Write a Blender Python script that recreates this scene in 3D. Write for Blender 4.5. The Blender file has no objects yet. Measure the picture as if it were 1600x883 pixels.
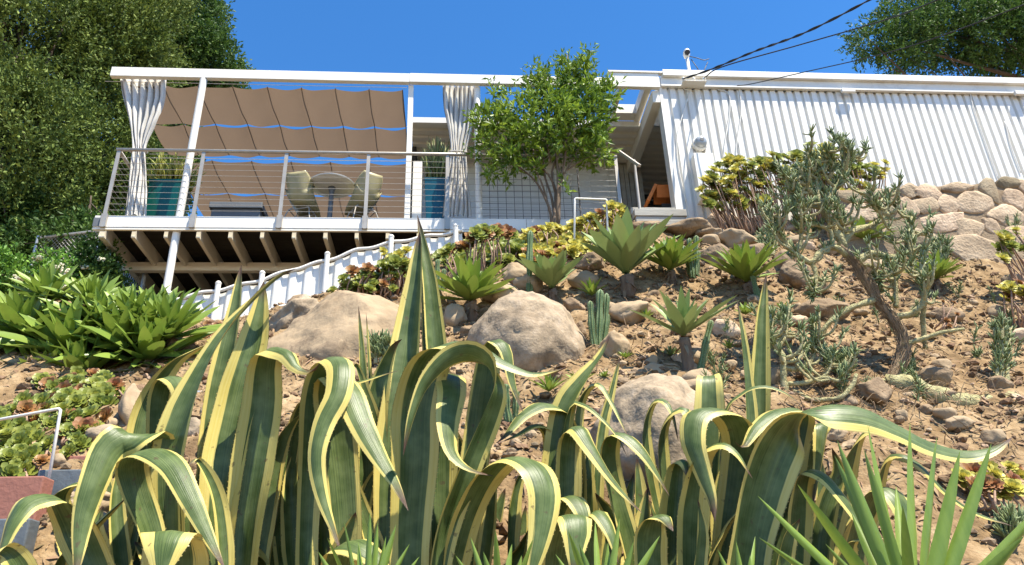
import bpy, bmesh, math, random
import numpy as np
from mathutils import Vector, noise, Matrix

# ------------------------------------------------------------------ camera, world, sun, exposure
scene = bpy.context.scene
COL = scene.collection
F = 1200.0
TH, PS, RO = map(math.radians, (25.3, 4.9, 2.0))
EYE = np.array([0.0, 0.0, 1.6])
cd = np.array([math.sin(PS)*math.cos(TH), math.cos(PS)*math.cos(TH), math.sin(TH)])
cr0 = np.array([math.cos(PS), -math.sin(PS), 0.0]); cu0 = np.cross(cr0, cd)
cu = cu0*math.cos(RO) + cr0*math.sin(RO)
cr = cr0*math.cos(RO) - cu0*math.sin(RO)
cam = bpy.data.cameras.new('camera'); camo = bpy.data.objects.new('camera', cam); COL.objects.link(camo)
cam.sensor_width = 36.0; cam.lens = 36.0*F/1600.0; cam.clip_start = 0.05; cam.clip_end = 2000.0
camo.matrix_world = Matrix(((cr[0], cu[0], -cd[0], EYE[0]), (cr[1], cu[1], -cd[1], EYE[1]), (cr[2], cu[2], -cd[2], EYE[2]), (0, 0, 0, 1)))
scene.camera = camo

SUN_EL, SUN_AZ = math.radians(64), math.radians(48)     # azimuth: to the right of straight behind the camera
sdir = Vector((math.sin(SUN_AZ)*math.cos(SUN_EL), -math.cos(SUN_AZ)*math.cos(SUN_EL), math.sin(SUN_EL)))
world = bpy.data.worlds.new('World'); scene.world = world; world.use_nodes = True
wn = world.node_tree; bg = wn.nodes['Background']
sky = wn.nodes.new('ShaderNodeTexSky'); sky.sky_type = 'NISHITA'; sky.sun_disc = False
sky.sun_elevation = SUN_EL; sky.sun_rotation = math.pi - SUN_AZ
sky.air_density = 1.0; sky.dust_density = 0.0; sky.ozone_density = 2.2; sky.altitude = 2600
hsv = wn.nodes.new('ShaderNodeHueSaturation'); hsv.inputs['Saturation'].default_value = 1.27
wn.links.new(sky.outputs[0], hsv.inputs['Color']); wn.links.new(hsv.outputs[0], bg.inputs['Color'])
bg.inputs['Strength'].default_value = 0.15
sl = bpy.data.lights.new('sun', 'SUN'); sl.energy = 5.0; sl.angle = math.radians(0.5); sl.color = (1.0, 0.93, 0.79)
so = bpy.data.objects.new('sun', sl); COL.objects.link(so)
so.rotation_euler = sdir.to_track_quat('Z', 'Y').to_euler()
scene.view_settings.view_transform = 'Standard'; scene.view_settings.look = 'None'
scene.view_settings.exposure = 1.12; scene.view_settings.gamma = 1.0
scene.render.engine = 'CYCLES'
scene.cycles.max_bounces = 6; scene.cycles.transparent_max_bounces = 8; scene.cycles.diffuse_bounces = 2

# ------------------------------------------------------------------ geometry helpers
def ray(x, y): return cd + cr*(x-800.0)/F + cu*(441.5-y)/F
def atY(x, y, Y):
    v = ray(x, y); return EYE + v*(Y/v[1])
def atZ(x, y, Z):
    v = ray(x, y); return EYE + v*((Z-1.6)/v[2])
def depth(p): return float((np.asarray(p)-EYE) @ cd)
def pxm(p): return depth(p)/F           # metres per photo pixel at p

ORG = {}
class MB:
    """collects vertices, faces and UVs of ONE mesh"""
    def __init__(s): s.V = []; s.Fc = []; s.U = []; s.n = 0; s.uv = False
    def add(s, V, Fc, U=None):
        V = np.asarray(V, float).reshape(-1, 3)
        s.V.append(V)
        for f in Fc: s.Fc.append([i+s.n for i in f])
        if U is not None: s.uv = True; s.U.append(np.asarray(U, float).reshape(-1, 2))
        else: s.U.append(np.zeros((len(V), 2)))
        s.n += len(V)
        return s
    def box(s, x0, x1, y0, y1, z0, z1):
        V = [(x, y, z) for z in (z0, z1) for y in (y0, y1) for x in (x0, x1)]
        return s.add(V, [(0, 2, 3, 1), (4, 5, 7, 6), (0, 1, 5, 4), (2, 6, 7, 3), (0, 4, 6, 2), (1, 3, 7, 5)])
    def bar(s, a, b, w, h, up=(0, 0, 1)):
        a = np.asarray(a, float); b = np.asarray(b, float); t = b-a; t = t/np.linalg.norm(t)
        sd = np.cross(t, up); sd /= np.linalg.norm(sd); u = np.cross(sd, t)
        V = [p+sd*i*w/2+u*j*h/2 for p in (a, b) for (i, j) in ((-1, -1), (1, -1), (1, 1), (-1, 1))]
        return s.add(V, [(3, 2, 1, 0), (4, 5, 6, 7), (0, 1, 5, 4), (1, 2, 6, 5), (2, 3, 7, 6), (3, 0, 4, 7)])
    def tube(s, P, r, n=8, cap=True, bump=0.0, rng=None):
        P = np.asarray(P, float); N = len(P)
        r = np.full(N, r) if np.isscalar(r) else np.asarray(r, float)
        T = np.gradient(P, axis=0); T /= np.linalg.norm(T, axis=1)[:, None]+1e-9
        ref = np.array([0, 0, 1.0]) if abs(T[0][2]) < .9 else np.array([1.0, 0, 0])
        a = np.cross(T[0], ref); a /= np.linalg.norm(a)
        V = []; ang = np.arange(n)*2*math.pi/n
        for i in range(N):
            a = a - T[i]*(a@T[i]); a /= np.linalg.norm(a)+1e-9
            b = np.cross(T[i], a)
            rr = np.full(n, r[i])
            if bump and rng: rr = rr*(1+bump*np.array([rng.uniform(-1, 1) for _ in range(n)]))
            V.append(P[i]+np.outer(np.cos(ang)*rr, a)+np.outer(np.sin(ang)*rr, b))
        V = np.concatenate(V)
        Fc = []
        for i in range(N-1):
            for k in range(n):
                k2 = (k+1) % n
                Fc.append((i*n+k, i*n+k2, (i+1)*n+k2, (i+1)*n+k))
        if cap:
            Fc.append(tuple(range(n-1, -1, -1))); Fc.append(tuple((N-1)*n+k for k in range(n)))
        return s.add(V, Fc)
    def lathe(s, c, prof, n=24):
        c = np.asarray(c, float); V = []; Fc = []
        for (r, z) in prof:
            for k in range(n):
                a = 2*math.pi*k/n; V.append(c+(r*math.cos(a), r*math.sin(a), z))
        m = len(prof)
        for i in range(m-1):
            for k in range(n):
                k2 = (k+1) % n; Fc.append((i*n+k, i*n+k2, (i+1)*n+k2, (i+1)*n+k))
        Fc.append(tuple(range(n-1, -1, -1))); Fc.append(tuple((m-1)*n+k for k in range(n)))
        return s.add(V, Fc)
    def grid(s, G, U=None):
        G = np.asarray(G, float); a, b = G.shape[:2]
        Fc = [(i*b+j, i*b+j+1, (i+1)*b+j+1, (i+1)*b+j) for i in range(a-1) for j in range(b-1)]
        return s.add(G.reshape(-1, 3), Fc, U)
    def build(s, name, m, parent=None, base=None, smooth=False, bevel=0.0):
        V = np.concatenate(s.V) if s.V else np.zeros((0, 3))
        if parent is not None: org = ORG[parent.name]
        elif base is not None: org = np.asarray(base, float)
        else:
            lo, hi = V.min(0), V.max(0); org = np.array([(lo[0]+hi[0])/2, (lo[1]+hi[1])/2, lo[2]])
        me = bpy.data.meshes.new(name)
        me.from_pydata((V-org).tolist(), [], s.Fc)
        if s.uv:
            U = np.concatenate(s.U); lay = me.uv_layers.new(name='UVMap')
            idx = np.empty(len(me.loops), dtype=np.int32); me.loops.foreach_get('vertex_index', idx)
            lay.data.foreach_set('uv', U[idx].astype(np.float32).ravel())
        if smooth:
            me.polygons.foreach_set('use_smooth', np.ones(len(me.polygons), dtype=bool))
        me.materials.append(m); me.update()
        o = bpy.data.objects.new(name, me); COL.objects.link(o)
        if parent is not None: o.parent = parent
        else: o.location = org
        ORG[o.name] = org
        if bevel:
            b = o.modifiers.new('bevel', 'BEVEL'); b.width = bevel; b.segments = 2; b.limit_method = 'ANGLE'
        return o

def tag(o, label=None, cat=None, group=None, kind=None):
    if label: o['label'] = label
    if cat: o['category'] = cat
    if group: o['group'] = group
    if kind: o['kind'] = kind
    return o
def thing(name, label, cat, loc, group=None):
    o = bpy.data.objects.new(name, None); COL.objects.link(o); o.location = tuple(float(c) for c in loc)
    o.empty_display_size = 0.1
    ORG[o.name] = np.asarray(loc, float)
    return tag(o, label, cat, group)

def spline(P, n):
    """Catmull-Rom through the rows of P (any number of columns), n samples, even in chord length"""
    P = np.asarray(P, float)
    t = np.concatenate([[0], np.cumsum(np.linalg.norm(np.diff(P[:, :3], axis=0), axis=1)+1e-6)])
    Q = np.vstack([2*P[0]-P[1], P, 2*P[-1]-P[-2]])
    out = []
    for u in np.linspace(0, t[-1], n):
        i = min(max(np.searchsorted(t, u, side='right')-1, 0), len(P)-2)
        f = (u-t[i])/(t[i+1]-t[i])
        p0, p1, p2, p3 = Q[i], Q[i+1], Q[i+2], Q[i+3]
        out.append(.5*((2*p1)+(-p0+p2)*f+(2*p0-5*p1+4*p2-p3)*f*f+(-p0+3*p1-3*p2+p3)*f**3))
    return np.array(out)

def fbm(p, o=4): return noise.fractal(Vector(p), 1.0, 2.0, o)

# ------------------------------------------------------------------ materials (all procedural)
def mat(name, c1, c2=None, scale=6.0, rough=.6, bump=0.0, bscale=None, spec=.4, metal=0.0, transl=0.0, island=0.0, detail=5.0, stretch=None, c3=None, contrast=.25, tcol=None, coat=0, stain=None, crack=0):
    m = bpy.data.materials.new(name); m.use_nodes = True
    nt = m.node_tree; N = nt.nodes; L = nt.links; b = N['Principled BSDF']; out = N['Material Output']
    b.inputs['Roughness'].default_value = rough; b.inputs['Metallic'].default_value = metal
    b.inputs['Specular IOR Level'].default_value = spec
    if coat: b.inputs['Coat Weight'].default_value = coat
    tc = N.new('ShaderNodeTexCoord'); src = tc.outputs['Object']
    if stretch:
        mp = N.new('ShaderNodeMapping'); mp.inputs['Scale'].default_value = stretch; L.new(src, mp.inputs['Vector']); src = mp.outputs[0]
    nz = N.new('ShaderNodeTexNoise'); nz.inputs['Scale'].default_value = scale; nz.inputs['Detail'].default_value = detail
    nz.inputs['Roughness'].default_value = .62
    L.new(src, nz.inputs['Vector'])
    rmp = N.new('ShaderNodeValToRGB'); e = rmp.color_ramp.elements
    e[0].position = .5-contrast; e[1].position = .5+contrast
    e[0].color = (*c1, 1); e[1].color = (*(c2 or c1), 1)
    if c3: k = e.new(.5); k.color = (*c3, 1)
    L.new(nz.outputs['Fac'], rmp.inputs['Fac']); colr = rmp.outputs['Color']
    if island:
        g = N.new('ShaderNodeNewGeometry'); hs = N.new('ShaderNodeHueSaturation')
        mr = N.new('ShaderNodeMapRange'); mr.inputs['To Min'].default_value = 1-island; mr.inputs['To Max'].default_value = 1+island
        L.new(g.outputs['Random Per Island'], mr.inputs['Value']); L.new(mr.outputs[0], hs.inputs['Value'])
        mh = N.new('ShaderNodeMapRange'); mh.inputs['To Min'].default_value = .5+island*.03; mh.inputs['To Max'].default_value = .5-island*.025
        L.new(g.outputs['Random Per Island'], mh.inputs['Value']); L.new(mh.outputs[0], hs.inputs['Hue'])
        L.new(colr, hs.inputs['Color']); colr = hs.outputs['Color']
    if stain:
        n3 = N.new('ShaderNodeTexNoise'); n3.inputs['Scale'].default_value = stain[1]; n3.inputs['Detail'].default_value = 9; n3.inputs['Roughness'].default_value = .7; n3.inputs['Distortion'].default_value = .6
        L.new(src, n3.inputs['Vector'])
        sm = N.new('ShaderNodeMapRange'); sm.inputs['From Min'].default_value = .54; sm.inputs['From Max'].default_value = .64; sm.inputs['To Max'].default_value = stain[2]; L.new(n3.outputs['Fac'], sm.inputs['Value'])
        mxs = N.new('ShaderNodeMixRGB'); mxs.inputs['Color2'].default_value = (*stain[0], 1); L.new(sm.outputs[0], mxs.inputs['Fac']); L.new(colr, mxs.inputs['Color1']); colr = mxs.outputs[0]
    L.new(colr, b.inputs['Base Color'])
    if bump:
        n2 = N.new('ShaderNodeTexNoise'); n2.inputs['Scale'].default_value = bscale or scale*3; n2.inputs['Detail'].default_value = 6
        L.new(src, n2.inputs['Vector'])
        bp = N.new('ShaderNodeBump'); bp.inputs['Strength'].default_value = min(1, bump); bp.inputs['Distance'].default_value = .02*max(1, bump)
        hgt = n2.outputs['Fac']
        if crack:
            vo = N.new('ShaderNodeTexVoronoi'); vo.feature = 'DISTANCE_TO_EDGE'; vo.inputs['Scale'].default_value = crack
            n5 = N.new('ShaderNodeTexNoise'); n5.inputs['Scale'].default_value = 3; n5.inputs['Detail'].default_value = 6; L.new(src, n5.inputs['Vector'])
            vm = N.new('ShaderNodeVectorMath'); vm.operation = 'MULTIPLY_ADD'; vm.inputs[1].default_value = (.7, .7, .7); L.new(n5.outputs['Color'], vm.inputs[0]); L.new(src, vm.inputs[2]); L.new(vm.outputs[0], vo.inputs['Vector'])
            cm = N.new('ShaderNodeMapRange'); cm.inputs['From Max'].default_value = .03; cm.inputs['To Max'].default_value = 1.6; L.new(vo.outputs['Distance'], cm.inputs['Value'])
            ad = N.new('ShaderNodeMath'); ad.operation = 'ADD'; L.new(hgt, ad.inputs[0]); L.new(cm.outputs[0], ad.inputs[1]); hgt = ad.outputs[0]
        L.new(hgt, bp.inputs['Height']); L.new(bp.outputs[0], b.inputs['Normal'])
    if transl:
        tr = N.new('ShaderNodeBsdfTranslucent'); mx = N.new('ShaderNodeMixShader'); mx.inputs[0].default_value = transl
        if tcol: tr.inputs['Color'].default_value = (*tcol, 1)
        else: L.new(colr, tr.inputs['Color'])
        L.new(b.outputs[0], mx.inputs[1]); L.new(tr.outputs[0], mx.inputs[2]); L.new(mx.outputs[0], out.inputs['Surface'])
    return m

M = {}
M['white'] = mat('white_paint', (.81, .775, .70), (.74, .70, .62), 3, .5, .05, 40, detail=8, contrast=.2, stain=((.52, .46, .36), 5, .28))
M['shade_white'] = mat('rear_wall_paint', (.82, .82, .80), (.78, .78, .75), 2, .5, .03, 30)  # copy of the house white, purer to offset warm bounce on the shaded wall
M['siding'] = mat('white_siding_paint', (.81, .785, .72), (.74, .71, .64), 1.5, .45, .03, 30, stretch=(5, 5, .5), detail=8, contrast=.3, stain=((.50, .45, .37), 2.2, .35))
M['cream'] = mat('cream_joist_paint', (.80, .76, .66), (.72, .67, .56), 4, .65, .1, 30, detail=8)
M['soffit'] = mat('soffit_paint', (.80, .75, .64), (.72, .66, .55), 2, .6, .05, detail=6)
M['steel'] = mat('brushed_steel', (.46, .42, .36), (.36, .32, .27), 8, .5, 0, metal=.45)
M['wire'] = mat('wire_rope', (.55, .53, .50), (.4, .38, .35), 20, .4, 0, metal=.6)
M['dark_wire'] = mat('dark_wire', (.10, .10, .10), (.2, .19, .18), 20, .55)
M['black_cable'] = mat('black_cable', (.012, .012, .014), (.03, .03, .03), 9, .5)
M['sail'] = mat('taupe_shade_cloth', (.26, .205, .155), (.225, .175, .13), 3, .9, .12, 160, transl=.45, spec=.1, tcol=(.165, .118, .083))
M['seam'] = mat('brown_webbing', (.135, .098, .075), (.16, .115, .09), 30, .8)  # seams coloured darker than the cloth to stand in for their shadows
M['curtain'] = mat('off_white_curtain_cloth', (.68, .65, .60), (.60, .57, .52), 5, .9, .15, 220, transl=.12, spec=.1)
M['grey_wood'] = mat('weathered_wood', (.42, .40, .35), (.30, .28, .24), 3, .75, .25, 20, stretch=(.6, 4, 6))
M['deck_board'] = mat('deck_boards', (.03, .025, .02), (.02, .016, .012), 3, .8, .2, 15, stretch=(.4, 6, 1))  # near black: under-deck shade is put into the boards' colour
M['teal'] = mat('teal_glaze', (.003, .085, .068), (.003, .06, .052), 3, .25, .05, 10, spec=.5)
M['blue_teal'] = mat('blue_glaze', (.010, .10, .13), (.008, .055, .10), 5, .22, .04, 8, spec=.5)
M['grey'] = mat('grey_paint', (.14, .15, .16), (.11, .115, .125), 4, .6)
M['shell'] = mat('olive_cream_plastic', (.37, .33, .18), (.32, .28, .15), 4, .45)
M['marble'] = mat('white_laminate', (.60, .60, .58), (.52, .52, .5), 4, .4)
M['orange'] = mat('orange_upholstery', (.62, .20, .045), (.52, .15, .03), 10, .7, .1, 90)
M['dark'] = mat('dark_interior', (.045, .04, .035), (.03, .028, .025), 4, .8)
M['room'] = mat('grey_room_wall', (.52, .50, .45), (.45, .43, .38), 2, .8)
M['meter_glass'] = mat('meter_glass', (.45, .48, .50), (.3, .32, .34), 6, .12, spec=.8)
M['dirt'] = mat('dry_dirt', (.12, .076, .038), (.41, .295, .17), 5.5, .95, .9, 38, spec=.1, detail=10, c3=(.25, .165, .085), contrast=.2, stain=((.085, .05, .028), 2.3, .75))
M['gravel'] = mat('gravel_stone', (.33, .245, .16), (.20, .135, .085), 9, .9, .3, 60, spec=.15, island=.4)
M['litter'] = mat('dry_leaf_litter', (.16, .10, .06), (.34, .24, .13), 9, .9, island=.5, spec=.1)
M['clod'] = mat('dirt_clod', (.13, .08, .046), (.22, .145, .088), 9, .95, .5, 70, spec=.1, island=.3)
M['boulder'] = mat('tan_granite', (.26, .175, .095), (.45, .325, .195), 2.6, .88, .5, 18, spec=.2, detail=14, c3=(.36, .265, .165), contrast=.28, stain=((.16, .115, .075), 3.2, .7))
M['boulder_grey'] = mat('grey_tan_granite', (.19, .15, .105), (.43, .34, .245), 11, .88, .4, 40, spec=.2, detail=14, c3=(.345, .26, .17), contrast=.2, stain=((.17, .125, .08), 2.6, .6))
M['rock'] = mat('brown_rock', (.15, .10, .062), (.38, .28, .18), 5, .9, .7, 30, spec=.15, detail=10, c3=(.26, .185, .115), contrast=.22, stain=((.10, .07, .045), 5, .6))
M['wallstone'] = mat('wall_stone', (.25, .185, .12), (.52, .41, .28), 4, .9, .7, 35, spec=.15, detail=10, c3=(.40, .30, .195), island=.42, contrast=.22, stain=((.14, .10, .065), 5, .6))
M['mortar'] = mat('sandy_mortar', (.27, .205, .135), (.20, .145, .095), 7, .95, .6, 50, spec=.1, detail=10)
M['terracotta'] = mat('terracotta_slab', (.33, .14, .10), (.27, .11, .08), 6, .8, .2, 40)
M['slate'] = mat('blue_grey_slab', (.085, .10, .11), (.14, .155, .165), 5, .5, .2, 30, contrast=.2)
M['paleslab'] = mat('pale_grey_slab', (.45, .46, .47), (.37, .38, .39), 5, .7, .2, 30)
M['bark'] = mat('brown_bark', (.13, .085, .055), (.24, .17, .11), 10, .9, .7, 40, stretch=(3, 3, .6))
M['dark_bark'] = mat('dark_bark', (.06, .042, .03), (.11, .08, .055), 10, .9, .5, 40)
M['pale_stem'] = mat('pale_corky_stem', (.46, .40, .22), (.24, .20, .10), 16, .9, 1.0, 60, contrast=.2, c3=(.36, .33, .16))
M['conifer'] = mat('dark_tree_leaf', (.062, .105, .018), (.17, .215, .048), 1.1, .6, island=.6, transl=.15, spec=.15)
M['broad'] = mat('broad_tree_leaf', (.045, .10, .02), (.085, .15, .03), 2, .55, island=.5, transl=.25, spec=.2)
M['young'] = mat('young_tree_leaf', (.125, .22, .024), (.215, .30, .036), 2.2, .45, island=.5, transl=.3, spec=.3)
M['shrub'] = mat('bright_shrub_leaf', (.12, .26, .035), (.17, .32, .05), 3, .45, island=.45, transl=.3, spec=.4)
M['blossom'] = mat('cream_blossom', (.78, .74, .55), (.68, .62, .42), 9, .8, island=.2)
M['soft_agave'] = mat('soft_agave_leaf', (.165, .25, .036), (.255, .335, .06), 3, .42, island=.22, transl=.2, spec=.4)
M['blue_agave'] = mat('blue_agave_leaf', (.20, .28, .095), (.26, .33, .125), 3, .45, island=.2, transl=.15, spec=.4)
M['aeonium'] = mat('yellow_green_rosette', (.17, .225, .04), (.34, .34, .06), 5, .45, island=.4, transl=.22, spec=.4)
M['aeonium_gold'] = mat('gold_rosette', (.55, .46, .08), (.45, .43, .075), 6, .45, island=.38, transl=.22, spec=.4)
M['aeonium_red'] = mat('red_rosette', (.27, .085, .045), (.36, .21, .06), 8, .5, island=.4, transl=.1)
M['aeonium_stem'] = mat('rosette_stem', (.40, .25, .16), (.26, .16, .105), 12, .8, .3, 50)
M['shaggy'] = mat('shaggy_trunk_bark', (.44, .31, .18), (.18, .12, .07), 14, .95, 1.2, 40, stretch=(3, 3, .7), contrast=.2)
M['cactus'] = mat('green_cactus_skin', (.10, .165, .062), (.15, .205, .085), 8, .6, .2, 50)
M['finger'] = mat('finger_leaf', (.15, .20, .075), (.25, .29, .12), 6, .5, island=.35, transl=.1)
M['spine'] = mat('pale_spine', (.62, .54, .36), (.5, .42, .26), 9, .7)
M['yucca'] = mat('yucca_blade', (.15, .235, .03), (.235, .32, .05), 3, .38, .05, 60, island=.2, transl=.18, stretch=(12, 12, 1), spec=.45)
M['dead_leaf'] = mat('dry_dead_leaf', (.30, .21, .12), (.20, .13, .075), 8, .9, island=.3)

def agave_material():
    m = bpy.data.materials.new('variegated_agave_leaf'); m.use_nodes = True
    nt = m.node_tree; N = nt.nodes; L = nt.links; b = N['Principled BSDF']; out = N['Material Output']
    def math_(op, a, c=None, clamp=False):
        n = N.new('ShaderNodeMath'); n.operation = op; n.use_clamp = clamp
        for i, v in enumerate((a, c)):
            if v is None: continue
            if isinstance(v, (int, float)): n.inputs[i].default_value = v
            else: L.new(v, n.inputs[i])
        return n.outputs[0]
    tc = N.new('ShaderNodeTexCoord'); sp = N.new('ShaderNodeSeparateXYZ'); L.new(tc.outputs['UV'], sp.inputs[0])
    oi = N.new('ShaderNodeObjectInfo')
    x = math_('ABSOLUTE', math_('SUBTRACT', math_('MULTIPLY', sp.outputs[0], 2.0), 1.0))
    # streaks that run along the blade
    cb = N.new('ShaderNodeCombineXYZ'); L.new(math_('MULTIPLY', sp.outputs[0], 9.0), cb.inputs[0])
    L.new(math_('MULTIPLY', sp.outputs[1], 1.3), cb.inputs[1]); L.new(math_('MULTIPLY', oi.outputs['Random'], 50.0), cb.inputs[2])
    n1 = N.new('ShaderNodeTexNoise'); n1.inputs['Scale'].default_value = 1.6; n1.inputs['Detail'].default_value = 5; L.new(cb.outputs[0], n1.inputs['Vector'])
    cb2 = N.new('ShaderNodeCombineXYZ'); L.new(math_('MULTIPLY', sp.outputs[0], 34.0), cb2.inputs[0])
    L.new(math_('MULTIPLY', sp.outputs[1], 2.0), cb2.inputs[1]); L.new(math_('MULTIPLY', oi.outputs['Random'], 90.0), cb2.inputs[2])
    n2 = N.new('ShaderNodeTexNoise'); n2.inputs['Scale'].default_value = 1.0; n2.inputs['Detail'].default_value = 3; L.new(cb2.outputs[0], n2.inputs['Vector'])
    edge = math_('ADD', x, math_('MULTIPLY', math_('SUBTRACT', n1.outputs['Fac'], .5), .42))
    edge = math_('ADD', edge, math_('MULTIPLY', math_('SUBTRACT', oi.outputs['Random'], .5), -.34))
    mr = N.new('ShaderNodeMapRange'); mr.inputs['From Min'].default_value = .63; mr.inputs['From Max'].default_value = .655; L.new(edge, mr.inputs['Value'])
    g = N.new('ShaderNodeMixRGB'); g.inputs['Color1'].default_value = (.036, .064, .014, 1); g.inputs['Color2'].default_value = (.115, .155, .040, 1)
    L.new(math_('MULTIPLY', math_('SUBTRACT', n2.outputs['Fac'], .28), 1.9, True), g.inputs['Fac'])
    # bloom: a waxy mottle in object space, paled to stand in for lit sheen
    n3 = N.new('ShaderNodeTexNoise'); n3.inputs['Scale'].default_value = 14; n3.inputs['Detail'].default_value = 7; L.new(tc.outputs['Object'], n3.inputs['Vector'])
    bl = N.new('ShaderNodeMixRGB'); bl.inputs['Color2'].default_value = (.235, .285, .115, 1); L.new(g.outputs[0], bl.inputs['Color1'])
    L.new(math_('MULTIPLY', math_('SUBTRACT', n3.outputs['Fac'], .38), 1.1, True), bl.inputs['Fac'])
    y = N.new('ShaderNodeMixRGB'); y.inputs['Color1'].default_value = (.50, .38, .06, 1); y.inputs['Color2'].default_value = (.66, .57, .21, 1); L.new(n2.outputs['Fac'], y.inputs['Fac'])
    c = N.new('ShaderNodeMixRGB'); L.new(mr.outputs[0], c.inputs['Fac']); L.new(bl.outputs[0], c.inputs['Color1']); L.new(y.outputs[0], c.inputs['Color2'])
    # brown rim and brown terminal spine, the odd scar
    rim = N.new('ShaderNodeMapRange'); rim.inputs['From Min'].default_value = .965; rim.inputs['From Max'].default_value = 1.0; rim.inputs['To Max'].default_value = .55; L.new(x, rim.inputs['Value'])
    tip = N.new('ShaderNodeMapRange'); tip.inputs['From Min'].default_value = .925; tip.inputs['From Max'].default_value = .975; L.new(sp.outputs[1], tip.inputs['Value'])
    n4 = N.new('ShaderNodeTexNoise'); n4.inputs['Scale'].default_value = 26; n4.inputs['Detail'].default_value = 3; L.new(tc.outputs['Object'], n4.inputs['Vector'])
    scar = N.new('ShaderNodeMapRange'); scar.inputs['From Min'].default_value = .67; scar.inputs['From Max'].default_value = .72; scar.inputs['To Max'].default_value = .6; L.new(n4.outputs['Fac'], scar.inputs['Value'])
    dk = math_('MAXIMUM', math_('MAXIMUM', rim.outputs[0], tip.outputs[0]), scar.outputs[0])
    c2 = N.new('ShaderNodeMixRGB'); c2.inputs['Color2'].default_value = (.085, .045, .025, 1); L.new(dk, c2.inputs['Fac']); L.new(c.outputs[0], c2.inputs['Color1'])
    L.new(c2.outputs[0], b.inputs['Base Color'])
    b.inputs['Roughness'].default_value = .40; b.inputs['Specular IOR Level'].default_value = .32
    bp = N.new('ShaderNodeBump'); bp.inputs['Strength'].default_value = .35; bp.inputs['Distance'].default_value = .006
    L.new(math_('ADD', n2.outputs['Fac'], math_('MULTIPLY', n3.outputs['Fac'], .8)), bp.inputs['Height']); L.new(bp.outputs[0], b.inputs['Normal'])
    tr = N.new('ShaderNodeBsdfTranslucent'); L.new(c2.outputs[0], tr.inputs['Color']); mx = N.new('ShaderNodeMixShader'); mx.inputs[0].default_value = .07
    L.new(b.outputs[0], mx.inputs[1]); L.new(tr.outputs[0], mx.inputs[2]); L.new(mx.outputs[0], out.inputs['Surface'])
    return m
M['agave'] = agave_material()

# ------------------------------------------------------------------ terrain: a smooth hillside through surveyed points
ctrl = []
for (x, y, Y) in [(1500, 660, 4.9), (1250, 655, 4.85), (1000, 645, 4.8), (1000, 560, 5.6), (1300, 560, 5.7), (1520, 560, 5.8), (1000, 500, 6.2),
                  (1200, 450, 6.8), (1520, 480, 6.7), (1000, 420, 7.1), (1150, 410, 7.35), (1000, 352, 8.05), (1500, 432, 7.15), (1330, 395, 7.5),
                  (850, 610, 5.2), (700, 570, 5.6), (700, 475, 6.6), (820, 425, 7.1), (750, 405, 7.5), (870, 378, 7.8), (780, 372, 8.1),
                  (430, 487, 7.75), (600, 432, 7.75), (330, 520, 7.3), (240, 500, 7.4), (150, 610, 5.6), (50, 640, 5.3), (60, 735, 4.7), (100, 455, 8.0), (0, 470, 8.0),
                  (560, 640, 5.0), (350, 650, 5.1), (200, 720, 4.6), (-200, 520, 7.2), (-200, 700, 4.8), (1800, 480, 6.7), (1800, 660, 4.9)]:
    p = atY(x, y, Y); ctrl.append(p)
for x in (-6, -3.5, -1, 1, 3.5, 6): ctrl.append((x, 3.4, 1.35)); ctrl.append((x, 2.2, .45))
ctrl += [(2.6, 8.6, 6.5), (5, 8.4, 6.55), (8, 8.4, 6.6), (8, 9.5, 6.6), (3, 11, 6.62), (0.5, 9.6, 6.2), (.5, 11.5, 6.3), (-2, 10.2, 5.75), (-2, 12, 6.0), (-3.6, 10, 5.8),
         (-3.5, 8.6, 5.05), (-1.5, 8.6, 5.55), (-6, 11, 6.6), (-5.2, 10, 6.1), (-8, 11, 6.6), (-6, 13, 6.8), (8, 13, 6.7), (0, 13, 6.5), (-8, 8.0, 5.0), (10, 7.3, 6.0)]
ctrl = np.array(ctrl, float)
def tps(r2): return np.where(r2 > 1e-12, r2*np.log(r2+1e-12), 0.0)
_n = len(ctrl); _A = np.zeros((_n+3, _n+3))
_A[:_n, :_n] = tps(((ctrl[:, None, :2]-ctrl[None, :, :2])**2).sum(2)) + np.eye(_n)*.06
_A[:_n, _n] = 1; _A[:_n, _n+1:] = ctrl[:, :2]; _A[_n, :_n] = 1; _A[_n+1:, :_n] = ctrl[:, :2].T
_w = np.linalg.solve(_A, np.concatenate([ctrl[:, 2], np.zeros(3)]))
def H(x, y):
    x = np.clip(np.asarray(x, float), -9, 10.5); y0 = np.asarray(y, float); y = np.clip(y0, 2.0, 13.0)
    r2 = (x[..., None]-ctrl[:, 0])**2+(y[..., None]-ctrl[:, 1])**2
    z = (tps(r2)*_w[:_n]).sum(-1)+_w[_n]+_w[_n+1]*x+_w[_n+2]*y
    s = np.clip((y0-12)/8, 0, 1); z = z*(1-s)+6.7*s
    s = np.clip((2.4-y0)/1.6, 0, 1); s = s*s*(3-2*s); z = z*(1-s)
    return z
def h1(x, y): return float(H(np.array([x]), np.array([y]))[0])
def ground(px, py):
    """where the sight line through a photo pixel meets the hillside"""
    v = ray(px, py); t = np.linspace(2.4, 13, 500)/v[1]
    P = EYE+t[:, None]*v; dz = P[:, 2]-H(P[:, 0], P[:, 1])
    k = np.argmax(dz < 0) if (dz < 0).any() else len(t)-1
    if k == 0: return P[0]
    f = dz[k-1]/(dz[k-1]-dz[k]+1e-9); return P[k-1]*(1-f)+P[k]*f

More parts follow.
